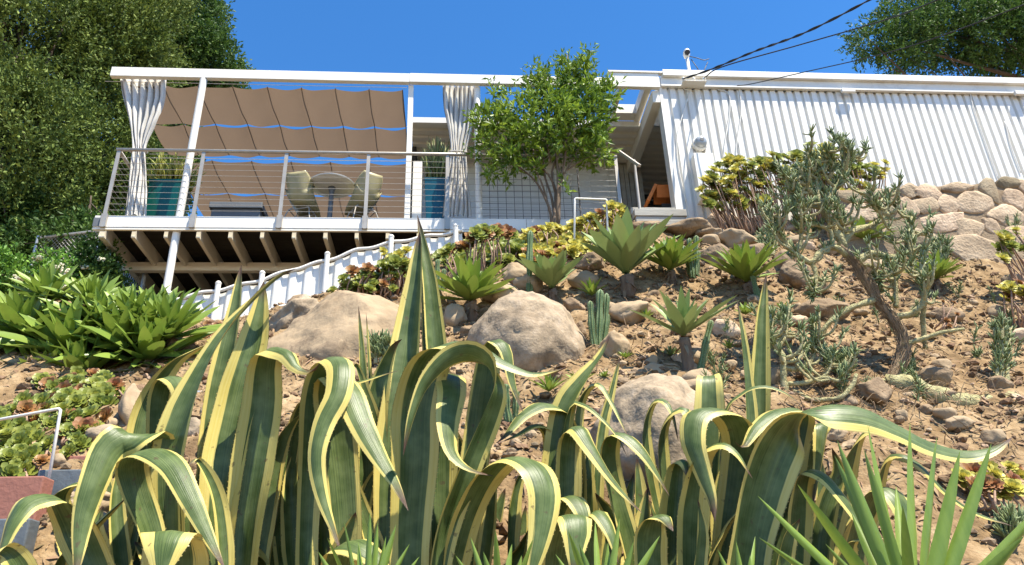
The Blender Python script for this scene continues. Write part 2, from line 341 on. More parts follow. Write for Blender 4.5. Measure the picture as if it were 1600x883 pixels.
def bumps(p): return .10*fbm(p, 3)+.06*fbm((p[0]*4, p[1]*4, 4), 4)
def axis_lines(a, b, step, far):
    mid = list(np.arange(a, b, step)); lo = []; hi = []; d = step; p = a
    while p > -far: d *= 1.35; p -= d; lo.append(p)
    d = step; p = b
    while p < far: hi.append(p); d *= 1.35; p += d
    return np.array(lo[::-1]+mid+hi)
xs = axis_lines(-6.2, 7.2, .045, 400); ys = axis_lines(2.0, 9.0, .045, 600)
GX, GY = np.meshgrid(xs, ys)
GZ = np.stack([H(GX[i], GY[i]) for i in range(len(ys))])
for i in range(len(ys)):
    if 2.0 < ys[i] < 9.2:
        for j in range(len(xs)):
            if -6.4 < xs[j] < 7.4:
                p = (xs[j]*1.7, ys[i]*1.7, 0)
                GZ[i, j] += bumps(p)
mb = MB(); mb.grid(np.stack([GX, GY, GZ], -1))
tag(mb.build('ground', M['dirt'], base=(0, 0, 0), smooth=True), kind='structure')
M['asphalt'] = mat('asphalt', (.045, .045, .047), (.065, .063, .06), 8, .85, .3, 90, spec=.2)
mb = MB(); mb.box(-60, 60, -7.5, 1.15, -.2, .012); tag(mb.build('road', M['asphalt'], base=(0, -3, 0)), kind='structure')  # unseen dark road added to cut bounce light from the front
mb = MB(); mb.box(-60, 60, 1.152, 1.30, -.2, .13); tag(mb.build('kerb', M['paleslab'], base=(0, 1.2, 0), bevel=.015), kind='structure')

# ------------------------------------------------------------------ the house
FY = 8.5                                            # the facade plane
def corrugated(x0, x1, y, z0, z1, pitch=.123, dep=.034, flat=.074, slope=.012):
    """trapezoid siding: broad pans proud of narrow recesses"""
    prof = []; x = x0
    while x < x1:
        prof += [(x, 0), (x+flat, 0), (x+flat+slope, dep), (x+pitch-slope, dep)]; x += pitch
    G = [[(px, y+d, z) for z in (z0, z1)] for px, d in prof]
    return G
house = thing('mid_century_house', 'white flat roofed house with corrugated siding above the stone wall', 'house', (5.5, 11, 6.6))
mb = MB(); mb.grid(corrugated(2.97, 10.5, FY+.05, 6.3, 8.74))
mb.box(2.975, 10.4, FY+.12, FY+.2, 6.3, 8.74)
wallp = mb.build('corrugated_wall', M['siding'], house)
mb = MB(); mb.box(2.94, 2.972, FY+.08, FY+.24, 6.3, 8.72); mb.build('wall_return', M['siding'], house)
mb = MB(); mb.box(6.2, 6.3, FY+.25, 14, 6.3, 8.9); mb.box(2.97, 10.4, 13.9, 14, 6.3, 8.9); mb.build('inner_wall', M['room'], house)
mb = MB(); mb.box(2.93, 2.972, FY+.03, FY+.075, 6.4, 8.735); mb.build('corner_trim', M['white'], house)
mb = MB(); mb.box(2.99, 10.6, FY-.055, 15, 8.885, 8.992); mb.build('roof', M['white'], house, bevel=.006)
mb = MB(); mb.box(2.96, 10.6, FY+.0, FY+.045, 8.765, 8.883); mb.build('fascia', M['white'], house)
mb = MB(); mb.box(2.96, 10.6, FY-.012, FY+.04, 8.735, 8.763); mb.build('trim_strip', M['white'], house)
for px, py in ((1326, 140), (1597, 144)):
    p = atY(px, py, FY-.06); mb = MB(); mb.box(p[0]-.10, p[0]+.10, FY-.06, FY-.013, p[2]-.035, p[2]+.03); mb.build('eave_light', M['white'], house, bevel=.008)
# rear part of the house beyond the deck: eave, corrugated soffit, white wall
mb = MB(); mb.box(-.62, 2.815, 9.27, 9.33, 8.60, 8.70); mb.build('eave_fascia', M['white'], house, bevel=.005)
mb = MB(); mb.box(2.985, 6.19, 9.27, 9.33, 8.60, 8.70)
G = []
y = 9.335; k = 0
while y < 13.5:
    for dy, dz in ((0, 0), (.085, 0), (.10, .035), (.155, .035)): G.append([(x, y+dy, 8.63+dz) for x in (-.62, 6.19)])
    y += .17
mb = MB(); mb.grid(G); mb.box(-.62, 6.19, 9.34, 13.6, 8.675, 8.70); mb.build('soffit', M['soffit'], house)
mb = MB(); mb.box(2.82, 2.96, FY+.035, 11.3, 8.47, 8.672); mb.build('roof_beam', M['soffit'], house, bevel=.006)
# skylight frame between front beam and eave
mb = MB(); mb.box(2.36, 2.41, FY+.035, 9.265, 8.70, 8.86); mb.box(2.72, 2.818, FY+.035, 9.265, 8.69, 8.86); mb.box(2.412, 2.718, 9.08, 9.265, 8.70, 8.86)
mb.build('skylight_frame', M['white'], house)
mb = MB(); mb.box(2.24, 2.93, FY-.03, FY+.02, 8.835, 8.93); mb.box(2.20, 2.99, FY-.05, FY+.025, 8.935, 8.96); mb.build('roof_edge', M['white'], house)
# the white wall behind the deck with vertical boards, and its return
WY = 10.35
mb = MB(); mb.box(-.55, 3.06, WY, WY+.08, 6.3, 8.625)
x = -.5
while x < 3.0: mb.box(x, x+.012, WY-.012, WY-.001, 6.3, 8.6); x += .30
mb.build('rear_wall', M['shade_white'], house)
mb = MB()
for k in range(6): mb.box(2.62+k*.073, 2.684+k*.073, WY-.05-.008*(k % 2), WY-.014, 6.3, 8.62)
mb.build('board_panel', M['grey_wood'], house)
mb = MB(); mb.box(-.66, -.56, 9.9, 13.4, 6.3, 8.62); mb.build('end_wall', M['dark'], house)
mb = MB(); mb.box(2.43, 6.19, 12.4, 12.46, 6.3, 8.62); mb.build('room_wall', M['room'], house)
mb = MB()
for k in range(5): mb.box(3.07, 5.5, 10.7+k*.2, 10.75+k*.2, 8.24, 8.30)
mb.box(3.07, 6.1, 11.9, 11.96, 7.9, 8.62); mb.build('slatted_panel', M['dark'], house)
mb = MB(); mb.box(2.05, 6.19, FY+.25, 14, 6.52, 6.62); mb.build('floor_slab', M['room'], house)  # floor coloured pale to bounce light up to the ceiling
# wooden steps
st = thing('wooden_steps', 'weathered grey wooden steps at the right end of the deck', 'steps', (2.6, 8.4, 6.4))
a = atY(985, 325, 8.35); b = atY(1052, 322, 8.35); c = atY(1072, 330, 8.2)
for (x0, x1, yf, z1, h) in ((a[0], b[0]+.02, 8.33, a[2], .105), (a[0], c[0], 8.18, a[2]-.11, .10)):
    mb = MB(); mb.box(x0, x1, yf, 8.55 if yf > 8.3 else 8.328, z1-h, z1); mb.box(x0+.015, x1-.02, yf+.015, 8.5 if yf > 8.3 else 8.325, z1-h-.25, z1-h-.002); mb.build('step', M['grey_wood'], st, bevel=.006)
# chair in the dark doorway
ch = thing('lounge_chair', 'orange padded chair in the dark doorway above the grey steps', 'chair', (2.75, 9.1, 6.62))
P = [atY(1009, 322, 9.0), atY(1021, 297, 9.0), atY(1053, 296, 9.0)]
mb = MB(); mb.bar(P[0], P[1]+np.array([.005, 0, .01]), .30, .05, (0, 0, 1)); mb.build('arm_panel', M['orange'], ch, bevel=.01)
mb = MB(); z = P[1][2]; x0, x1 = P[1][0]+.012, P[2][0]+.35
mb.grid([[(x0+(x1-x0)*t, 8.86+.06*s, z-s*(.17-.07*t*t)) for s in (0, 1)] for t in np.linspace(0, 1, 8)])
mb.grid([[(x0+(x1-x0)*t, 9.05+.06*s, z-s*(.17-.07*t*t)) for s in (0, 1)] for t in np.linspace(0, 1, 8)])
mb.grid([[(x0+(x1-x0)*t, 8.86+.19*s, z) for s in (0, 1)] for t in np.linspace(0, 1, 8)]); mb.build('back_panel', M['orange'], ch)
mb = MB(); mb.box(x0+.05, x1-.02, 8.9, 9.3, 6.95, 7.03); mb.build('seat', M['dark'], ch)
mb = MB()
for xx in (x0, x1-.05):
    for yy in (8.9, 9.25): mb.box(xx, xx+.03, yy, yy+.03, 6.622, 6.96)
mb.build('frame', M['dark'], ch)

# ------------------------------------------------------------------ deck and pergola
DX0, DX1 = -4.33, 2.02
deck = thing('raised_deck', 'raised deck with white edge boards on cream joists', 'deck', (-1.5, 10, 5.6))
cuts = [DX0]+[atY(px, 345, FY)[0] for px in (306, 440, 571, 700)]+[.93, DX1]
for k in range(len(cuts)-1):
    mb = MB(); mb.box(cuts[k]+.002, cuts[k+1]-.002, FY-.09, FY-.052, 6.323, 6.482); mb.build('edge_board', M['white'], deck, bevel=.004)
mb = MB(); mb.box(DX0, DX1, FY-.085, FY-.05, 6.293, 6.320); mb.build('edge_trim', M['cream'], deck)
mb = MB(); mb.box(DX0-.002, DX0+.14, FY-.096, FY-.091, 6.33, 6.45); mb.build('corner_plate', M['grey'], deck)
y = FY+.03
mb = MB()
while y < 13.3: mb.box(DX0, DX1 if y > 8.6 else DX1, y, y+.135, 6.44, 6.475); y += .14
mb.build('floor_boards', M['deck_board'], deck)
x = DX0+.03
while x < 1.9:
    w = .07 if x < DX0+.1 else .045
    mb = MB(); mb.box(x, x+w, FY+.035, 10.45 if x < .3 else 9.2, 6.25, 6.437); mb.build('joist', M['cream'], deck); x += .385
mb = MB(); mb.box(DX0+.02, .4, 9.32, 9.40, 6.19, 6.31); mb.build('beam', M['cream'], deck)
mb = MB(); mb.box(DX0+.02, .4, 10.36, 10.46, 6.11, 6.31); mb.build('beam', M['cream'], deck)
for x in (-3.9, -2.2, -.5):
    mb = MB(); mb.box(x, x+.12, 10.36, 10.46, h1(x, 10.4)-.1, 6.108); mb.build('rear_post', M['cream'], deck)
mb = MB(); mb.box(-4.2, .4, 10.9, 11.0, 5.55, 6.435); mb.build('skirt_board', M['dark'], deck)  # coloured near black to stand in for the shade under the deck
p = atY(712, 372, FY+.1); mb = MB(); mb.box(p[0]-.09, p[0]+.09, FY+.04, FY+.16, 5.9, 6.29); mb.build('front_post', M['white'], deck, bevel=.006)

perg = thing('pergola_frame', 'white pergola beam on slender white posts above the deck', 'pergola', (-1, 8.5, 6.4))
mb = MB(); mb.box(-4.585, -.6, FY-.04, FY+.03, 8.675, 8.825); mb.build('front_beam', M['white'], perg, bevel=.005)
mb = MB(); mb.box(-.597, 2.93, FY-.04, FY+.03, 8.680, 8.832); mb.build('front_beam', M['white'], perg, bevel=.005)
gz = min(h1(-3.35, 8.37), 5.3)
mb = MB(); mb.tube([(-3.37, 8.5, gz-.2), (-3.37, 8.5, 6.37), (-3.37, 8.5, 8.672)], .046, 20); mb.build('round_post', M['white'], perg, smooth=False)
mb = MB(); p = atY(747, 230, FY+.06); mb.tube([(p[0], FY+.07, 6.46), (p[0], FY+.07, 8.678)], .045, 18); mb.build('round_post', M['white'], perg)
p = atY(640, 230, FY+.06); mb = MB(); mb.box(p[0]-.04, p[0]+.03, FY+.032, FY+.10, 6.46, 8.678); mb.build('square_post', M['white'], perg, bevel=.004)
p = atY(652, 290, FY+.2); mb = MB(); mb.box(p[0]-.06, p[0]+.06, FY+.15, FY+.22, 6.46, 7.5); mb.build('post_casing', M['white'], perg, bevel=.004)

# ------------------------------------------------------------------ shade canopies
def sail_panel(x0, x1, ya, yb, z, nx, name, root, flip):
    """cloth slung between seams that run away from the facade"""
    n = 10; G = []; ys_ = np.linspace(0, 1, 14)
    for i in range(nx*n+1):
        u = i/n; fr = u-int(u) if i < nx*n else 1.0
        sag = .036*(1-(2*fr-1)**2)*(1+.25*math.sin(i*.37+ya*9))
        G.append([(x0+(x1-x0)*i/(nx*n), ya+(yb-ya)*v, z-sag*(1-.35*math.sin(math.pi*v))-.02*math.sin(math.pi*v)+.004*math.sin(9*v+i*.8)) for v in ys_])
    mb = MB(); mb.grid(G); return mb.build(name, M['sail'], root, smooth=True)
ZC = 8.66
sxl, sxr = -4.05, -.70
for ci, (strips, lab) in enumerate((([(8.62, 9.46), (9.50, 10.26)], 'taupe slung shade cloth just behind the white front beam'),
                                    ([(10.42, 11.36), (11.40, 12.3), (12.34, 13.3)], 'taupe slung shade cloth farther back over the table and chairs'))):
    sr = thing('shade_canopy', lab, 'shade canopy', (-2.4, strips[0][0], ZC), 'shade cloths over the deck')
    sxl = (-4.40, -4.40)[ci]
    for ya, yb in strips:
        sail_panel(sxl, sxr-.02*ci, ya, yb, ZC, 8 if ci == 0 else 6, 'cloth_panel', sr, 0)
    ya, yb = strips[0][0], strips[-1][1]; nx = 8 if ci == 0 else 6
    for k in range(nx+1):
        x = sxl+(sxr-.02*ci-sxl)*k/nx
        mb = MB(); mb.tube([(x, ya-.01, ZC+.004), (x, (ya+yb)/2, ZC-.004), (x, yb, ZC+.004)], .006, 6); mb.build('seam_strap', M['seam'], sr)
    mb = MB()
    for yw in (ya-.03, strips[0][1]+.02, yb+.03): mb.tube([(sxl-.3, yw, ZC+.02), (sxr+.06, yw, ZC+.02)], .004, 5)
    mb.build('support_wire', M['wire'], sr)

# ------------------------------------------------------------------ curtains
def curtain(lab, px_rows, Y, nf, seed):
    """px_rows: (y pixel, left pixel, right pixel) from the top down; folds follow the cloth"""
    rng = random.Random(seed)
    rows = []
    for (py, a, b) in px_rows:
        A = atY(a, py, Y); B = atY(b, py, Y); rows.append((A[2], A[0], B[0]))
    rows = np.array(rows); zs = np.linspace(rows[0, 0], rows[-1, 0], 46)
    L = np.interp(-zs, -rows[:, 0], rows[:, 1]); R = np.interp(-zs, -rows[:, 0], rows[:, 2])
    for _ in range(3):
        L[1:-1] = (L[:-2]+2*L[1:-1]+L[2:])/4; R[1:-1] = (R[:-2]+2*R[1:-1]+R[2:])/4
    n = nf*10; ph = [rng.uniform(-.5, .5) for _ in range(nf+1)]; am = [rng.uniform(.6, 1.3) for _ in range(nf+1)]
    G = []
    for i in range(n+1):
        u = i/n; u = u+.35/nf*math.sin(u*9+seed)*u*(1-u)*4; k = min(nf-1, max(0, int(u*nf))); c = []
        for j, z in enumerate(zs):
            w = R[j]-L[j]; d = min(.05, .35*w/nf*2)*am[k]
            s = math.sin(2*math.pi*(u*nf)+ph[k]*.25+.25*math.sin(z*3+seed))
            x = L[j]+w*u+.25*w/nf*math.cos(2*math.pi*u*nf)*.6+.012*math.sin(z*5+k)
            c.append((x+.006*fbm((u*9, z*2.5, seed), 2), Y+d*s+.015*math.sin(u*7+z*2)+.03*fbm((u*6, z*2.2, seed+5), 3), z))
        G.append(c)
    t = thing('curtain', lab, 'curtain', ((rows[-1, 1]+rows[-1, 2])/2, Y, rows[-1, 0]), 'curtains tied back on the deck')
    mb = MB(); mb.grid(G); cl_ = mb.build('cloth', M['curtain'], t, smooth=True)
    k = int(np.argmin(R-L)); mb = MB(); cx = (L[k]+R[k])/2; rx = (R[k]-L[k])/2+.012
    mb.tube([(cx+rx*math.cos(a), Y+.065*math.sin(a), zs[k]+.02*math.sin(a)) for a in np.linspace(0, 2*math.pi, 22)], .012, 6, cap=False); mb.build('tie_back', M['curtain'], cl_)
    return t
curtain('off white curtain gathered by a tie at the left end of the deck',
        [(122, 187, 262), (150, 193, 259), (185, 199, 246), (215, 203, 233), (232, 206, 228), (250, 205, 229), (290, 200, 228), (338, 193, 226)], FY+.13, 6, 3)
curtain('off white curtain dappled with tree shade beside the blue green planter',
        [(133, 691, 747), (165, 693, 744), (200, 698, 737), (228, 702, 729), (236, 703, 727), (255, 700, 730), (300, 694, 733), (338, 689, 735)], FY+.15, 7, 8)

# ------------------------------------------------------------------ cable railing
rail = thing('cable_railing', 'stainless cable railing along the front of the deck', 'railing', (-1.3, FY-.05, 6.36))
RY = FY-.115; zr = 7.43
ends = [(174, 0), (310, 0), (442.5, 0), (573.5, 0), (699, 0), (856, 0), (966, 0)]
px_x = [atY(px, 290, RY)[0] for px, _ in ends]; px_x[0] += .0
for k, x in enumerate(px_x):
    if k == 5: continue
    mb = MB(); mb.box(x-.022, x+.022, RY-.008, RY+.008, 6.31, zr-.022); rp_ = mb.build('rail_post', M['steel'], rail)
    mb = MB(); mb.box(x-.034, x-.023, RY-.01, RY+.024, 6.315, 6.49); mb.box(x+.023, x+.034, RY-.01, RY+.024, 6.315, 6.49); mb.build('post_bracket', M['steel'], rp_)
mb = MB(); mb.tube([(px_x[0]-.03, RY, zr), (px_x[-1]+.02, RY, zr)], .0235, 10); mb.build('handrail', M['steel'], rail, smooth=True)
mb = MB()
for k in range(10):
    z = 6.545+k*.085; mb.tube([(px_x[0], RY, z), (px_x[-1], RY, z)], .0028, 5, cap=False)
mb.build('cable', M['wire'], rail)
# the side return at the left end
mb = MB(); mb.tube([(px_x[0]-.01, RY, zr), (px_x[0]-.01, 12.3, zr)], .0235, 10); mb.build('handrail', M['steel'], rail, smooth=True)
mb = MB()
for k in range(10):
    z = 6.545+k*.085; mb.tube([(px_x[0]-.01, RY, z), (px_x[0]-.01, 12.3, z)], .0028, 5, cap=False)
mb.build('cable', M['wire'], rail)
mb = MB()
for yy in (9.8, 11.1, 12.3): mb.box(px_x[0]-.03, px_x[0]+.01, yy-.02, yy+.02, 6.4, zr-.022)
mb.build('side_post', M['steel'], rail)
# short stair handrail at the right end
A = atY(966, 236, RY+.05); B = atY(999, 259, RY-.30)
sr = thing('stair_handrail', 'short sloping steel handrail over the grey steps', 'handrail', (A[0]+.1, RY-.2, 6.4))
mb = MB(); mb.bar(A, B, .05, .04); mb.build('grip', M['steel'], sr, bevel=.006)
for (a, b, y) in (((983, 250), (1000, 330), RY-.14),):
    P = atY(*a, y); Q = atY(*b, y); mb = MB(); mb.tube([(Q[0], y, h1(Q[0], y)-.1), (Q[0], y, P[2])], .02, 10); mb.build('post', M['steel'], sr)
# wire trellis behind the young tree
tr = thing('wire_trellis', 'dark wire grid trellis in front of the white rear wall', 'trellis', (1, 8.9, 6.54))
mb = MB(); xa, xb = atY(752, 300, 8.75)[0], atY(905, 300, 8.75)[0]
n = 13
for k in range(n): x = xa+(xb-xa)*k/(n-1); mb.tube([(x, 8.75, 6.54), (x, 8.75, 7.42)], .0042, 5)
for k in range(9): mb.tube([(xa, 8.742, 6.62+k*.095), (xb, 8.742, 6.62+k*.095)], .0035, 5)
mb.build('wire_grid', M['dark_wire'], tr)
mb = MB()
for x in (xa, xb): mb.tube([(x, 8.76, 6.537), (x, 8.76, 7.46)], .011, 8)
mb.build('stake', M['dark_wire'], tr)

# ------------------------------------------------------------------ furniture on the deck
def shell_chair(cx, cy, z0, face, lab):
    """moulded shell with arms on a wire base; face = heading of the sitter"""
    t = thing('shell_chair', lab, 'chair', (cx, cy, z0), 'shell chairs at the deck table')
    S_ = .72
    prof = [(.27, .41, .20, .0), (.20, .435, .23, .02), (.08, .425, .25, .07), (-.06, .415, .265, .13), (-.16, .44, .275, .17), (-.225, .53, .275, .14), (-.26, .63, .262, .09), (-.285, .73, .235, .05), (-.30, .80, .19, .02)]
    c, s = math.cos(face), math.sin(face); G = []
    for (f, z, w, lift) in spline([(p[0], p[1], 0, p[2], p[3]) for p in prof], 22)[:, [0, 1, 3, 4]]:
        row = []
        for v in np.linspace(-1, 1, 17):
            e = abs(v)**2.6; X = v*w*S_*(1-.05*e); Fw = f+e*(.13 if z > .5 else .02)*(lift/.12); Z = z+e*lift
            row.append((cx+X*c-Fw*s, cy+X*s+Fw*c, z0+Z))
        G.append(row)
    mb = MB(); mb.grid(G); o = mb.build('shell', M['shell'], t, smooth=True)
    sm = o.modifiers.new('thick', 'SOLIDIFY'); sm.thickness = .009
    def W(X, Fw, Z): return (cx+X*c-Fw*s, cy+X*s+Fw*c, z0+Z)
    for X in (-1, 1):
        for Fw in (-1, 1):
            mb = MB(); mb.tube([W(X*.23, Fw*.21, 0.0), W(X*.14, Fw*.10, .36), W(X*.10, Fw*.08, .40)], .008, 7); mb.build('leg', M['steel'], t)
    mb = MB(); mb.tube([W(-.14, -.10, .36), W(.14, -.10, .36)], .007, 6); mb.tube([W(-.14, .10, .36), W(.14, .10, .36)], .007, 6)
    mb.tube([W(-.14, -.10, .36), W(-.14, .10, .36)], .007, 6); mb.tube([W(.14, -.10, .36), W(.14, .10, .36)], .007, 6); mb.build('wire_base', M['steel'], t)
    mb = MB(); mb.box(-.02, .02, 0, .01, 0, .01)
    return t
DZ = 6.478
p = atZ(474, 300, DZ+.62); shell_chair(p[0]-.01, 8.90, DZ, -.25, 'olive cream shell chair turned away, left of the round table')
p = atZ(567, 300, DZ+.62); shell_chair(p[0]+.0, 8.88, DZ, .55, 'olive cream shell chair with a curling arm, right of the round table')
p = atZ(519, 290, DZ+.74)
tb = thing('pedestal_table', 'round pale table on a grey pedestal between two shell chairs', 'table', (p[0], p[1], DZ))
mb = MB(); mb.lathe((p[0], p[1], DZ), [(.06, .705), (.22, .71), (.30, .728), (.305, .742), (.295, .75)], 40); mb.build('table_top', M['marble'], tb, smooth=False)
mb = MB(); mb.lathe((p[0], p[1], DZ), [(.035, .02), (.032, .35), (.032, .62), (.05, .704)], 20); mb.build('pedestal', M['grey'], tb, smooth=True)
mb = MB(); mb.lathe((p[0], p[1], DZ), [(.23, .0), (.23, .012), (.06, .03)], 30); mb.build('base', M['grey'], tb)
# grey fire table
A = atY(328, 316, 9.0); B = atY(411, 316, 9.0)
ft = thing('low_table', 'low grey box table behind the railing beside the teal planter', 'table', ((A[0]+B[0])/2, 9.3, DZ))
mb = MB(); mb.box(A[0], B[0], 8.98, 9.6, A[2]-.09, A[2]); mb.build('table_top', M['grey'], ft, bevel=.008)
mb = MB(); mb.box(A[0]+.03, B[0]-.03, 9.02, 9.56, DZ, A[2]-.092); mb.build('body', M['grey'], ft)

def square_planter(lab, name, m, pl, pr, ptop, Y, flare, soil):
    A = atY(pl, ptop, Y); B = atY(pr, ptop, Y); z1 = A[2]; x0, x1 = A[0], B[0]; w = x1-x0; cx, cy = (x0+x1)/2, Y+w/2
    t = thing(name, lab, 'planter', (cx, cy, DZ)); mb = MB(); V = []; rings = []
    for (s, z) in ((flare, DZ), (.97, z1-.05), (1.0, z1-.045), (1.0, z1), (.93, z1), (.92, z1-.05)):
        rings.append([(cx+i*w/2*s, cy+j*w/2*s, z) for i, j in ((-1, -1), (1, -1), (1, 1), (-1, 1))])
    V = [v for r in rings for v in r]
    Fc = [(k*4+i, k*4+(i+1) % 4, (k+1)*4+(i+1) % 4, (k+1)*4+i) for k in range(len(rings)-1) for i in range(4)]+[(3, 2, 1, 0)]
    mb.add(V, Fc); mb.build('pot', m, t, bevel=.008)
    mb = MB(); mb.box(cx-w*.455, cx+w*.455, cy-w*.455, cy+w*.455, z1-.09, z1-.06); mb.build('soil', M['clod'], t)
    return (cx, cy, z1-.06), w
def stems_plant(name, lab, cat, c, n, h, spread, seed, m, r=.007, fork=3):
    rng = random.Random(seed); mb = MB()
    for _ in range(n):
        a = rng.uniform(0, 6.28); d = rng.uniform(0, spread*.45); p0 = np.array([c[0]+d*math.cos(a)*.6, c[1]+d*math.sin(a)*.6, c[2]])
        hh = h*rng.uniform(.5, 1.0); mid = p0+[d*.6*math.cos(a), d*.6*math.sin(a), hh*.55]
        mb.tube(spline([p0, (p0+mid)/2+[.01, 0, 0], mid], 5), [r*1.3]*5, 5)
        for _ in range(fork):
            b = a+rng.uniform(-1.2, 1.2); l = hh*rng.uniform(.3, .55)
            e = mid+[spread*.35*math.cos(b)*rng.random(), spread*.35*math.sin(b)*rng.random(), l]
            mb.tube(spline([mid-[0, 0, hh*.2], mid+[.3*(e-mid)[0], .3*(e-mid)[1], l*.3], e], 5), [r, r, r, r*.9, r*.4], 5)
    o = mb.build(name, m, base=c, smooth=True); return tag(o, lab, cat)
M['pencil'] = mat('pencil_stem', (.30, .34, .06), (.40, .36, .07), 5, .5, island=.4, transl=.15)
M['pencil_dark'] = mat('pencil_stem_dark', (.20, .24, .07), (.27, .28, .09), 5, .5, island=.4, transl=.15)
c1_, w1_ = square_planter('square green glazed planter behind the left curtain', 'tall_planter', M['teal'], 233, 284, 279, 8.80, .80, 0)
stems_plant('pencil_plant', 'bushy yellow green pencil stemmed plant in the green planter', 'plant', c1_, 120, .40, .5, 4, M['pencil'], .008)
c2_, w2_ = square_planter('tall blue green glazed planter beside the right curtain', 'tall_planter', M['blue_teal'], 663, 697, 277, 8.80, .72, 0)
stems_plant('pencil_plant', 'upright pale green pencil stemmed plant in the blue green planter', 'plant', c2_, 70, .78, .34, 9, M['pencil_dark'], .007)

# ------------------------------------------------------------------ corrugated white stair fence
fn = thing('stair_fence', 'low white corrugated fence stepping down below the deck', 'fence', (-1.7, 8.1, 5.2))
FYF = 8.12
top = [(722, 362), (655, 372), (612, 380), (560, 391), (510, 408), (460, 421), (412, 437), (378, 446), (345, 453), (300, 462), (248, 474)]
P = np.array([atY(x, y, FYF) for x, y in top])
xs_ = np.linspace(P[-1][0], P[0][0], 240); zt = np.interp(xs_, P[::-1, 0], P[::-1, 2])
G = []
for x, z in zip(xs_, zt):
    k = (x/.17) % 1.0; d = .03*(0 if k < .4 else (k-.4)/.1 if k < .5 else 1 if k < .9 else (1-k)/.1)
    wv = .013*math.sin(x*2*math.pi/.42)
    G.append([(x, FYF+d, z-.55), (x, FYF+d, z-.02+wv)])
mb = MB(); mb.grid(G); mb.build('corrugated_panel', M['siding'], fn)
for off, nm in ((0.0, 'top_rail'), (-.44, 'lower_rail')):
    mb = MB(); mb.tube([(x, FYF-.012, z+off+.013*math.sin(x*2*math.pi/.42)) for x, z in zip(xs_, zt)], .020, 8); mb.build(nm, M['white'], fn, smooth=True)
for px in (273, 345, 411, 510, 609, 712):
    q = np.array([atY(px, 441, FYF)[0], FYF-.04]); z = float(np.interp(q[0], P[::-1, 0], P[::-1, 2]))+.05
    q[0] = q[0] if px > 600 else atY(px, 430, FYF)[0]
    mb = MB(); mb.lathe((q[0], q[1], 0), [(.030, z-.85), (.030, z), (.034, z+.008), (.034, z+.022), (.02, z+.04), (.002, z+.045)], 14); mb.build('fence_post', M['white'], fn, smooth=False)

# ------------------------------------------------------------------ meter, service mast, lines
p = atY(1094, 224, FY+.0); t = thing('electric_meter', 'round glass electric meter on the corrugated wall', 'meter', p)
def disc(c, prof, n=24):       # lathe about the Y axis
    m = MB(); m.lathe((0, 0, 0), prof, n); V = m.V[0]; W = np.stack([V[:, 0]+c[0], c[1]-V[:, 2], V[:, 1]+c[2]], 1)
    q = MB(); q.add(W, m.Fc); return q
disc((p[0], FY+.04, p[2]), [(.105, 0), (.105, .05), (.095, .055)]).build('meter_socket', M['white'], t)
disc((p[0], FY-.016, p[2]+.005), [(.088, 0), (.088, .02), (.078, .03), (.07, .055), (.045, .068), (.01, .072)]).build('glass_dome', M['meter_glass'], t, smooth=True)
disc((p[0], FY-.05, p[2]+.005), [(.03, .03), (.03, .043), (.003, .044)]).build('dial', M['grey'], t)
A = atY(1080, 245, FY-.02); B = atY(1118, 300, FY-.02)
t = thing('meter_box', 'flat white metal box below the round electric meter', 'box', ((A[0]+B[0])/2, FY, B[2]-.1))
mb = MB(); mb.box(A[0]+.01, B[0], FY-.11, FY+.048, B[2]-.16, A[2]); mb.build('cabinet', M['white'], t, bevel=.006)
mb = MB(); mb.box(A[0]-.002, B[0]+.012, FY-.125, FY-.112, B[2]-.15, A[2]-.012); dr_ = mb.build('door', M['white'], t, bevel=.004)
mb = MB(); mb.box(B[0]-.03, B[0]-.015, FY-.137, FY-.126, B[2]+.06, B[2]+.10); mb.build('latch', M['steel'], dr_)
p = atY(1077, 112, 8.75); q = atY(1074, 90, 8.75)
t = thing('service_mast', 'white service mast with dark weatherhead above the roof edge', 'mast', (p[0], 8.75, 9.02))
mb = MB(); mb.tube([(p[0], 8.75, 8.9), (p[0], 8.75, q[2]+.02)], .024, 10); mb.build('pipe', M['white'], t, smooth=True)
mb = MB(); mb.tube([(p[0], 8.76, q[2]), (p[0], 8.75, q[2]+.05), (p[0]-.005, 8.72, q[2]+.075), (p[0]-.01, 8.68, q[2]+.06)], [.036, .052, .052, .045], 12); wh_ = mb.build('weatherhead', M['marble'], t, smooth=True)
mb = MB(); mb.tube([(p[0]-.01, 8.70, q[2]+.045), (p[0]-.01, 8.665, q[2]+.03)], [.036, .04], 10); mb.build('hood_opening', M['dark'], wh_)
for pts in ([(1077, 88), (1090, 91), (1100, 94), (1108, 92)], [(1080, 93), (1088, 104), (1096, 117), (1100, 119)], [(1106, 97), (1101, 108), (1096, 118)]):
    mb = MB(); mb.tube(spline([atY(x, y, 8.62 if i else 8.68) for i, (x, y) in enumerate(pts)], 14), .0065, 6); mb.build('drop_wire', M['black_cable'], t, smooth=True)
t = thing('insulator_rack', 'row of three white insulators on the roof fascia', 'insulators', atY(1085, 123, FY-.16))
for px in (1068, 1084, 1100):
    c = atY(px, 123, FY-.10); mb = MB(); mb.lathe((c[0], c[1], c[2]), [(.014, -.03), (.024, -.022), (.016, -.008), (.024, .006), (.014, .022)], 12); mb.build('insulator', M['white'], t, smooth=True)
c = atY(1085, 127, FY-.10); mb = MB(); mb.box(c[0]-.17, c[0]+.17, FY-.125, FY-.001, c[2]-.014, c[2]-.006); mb.build('bracket', M['white'], t)
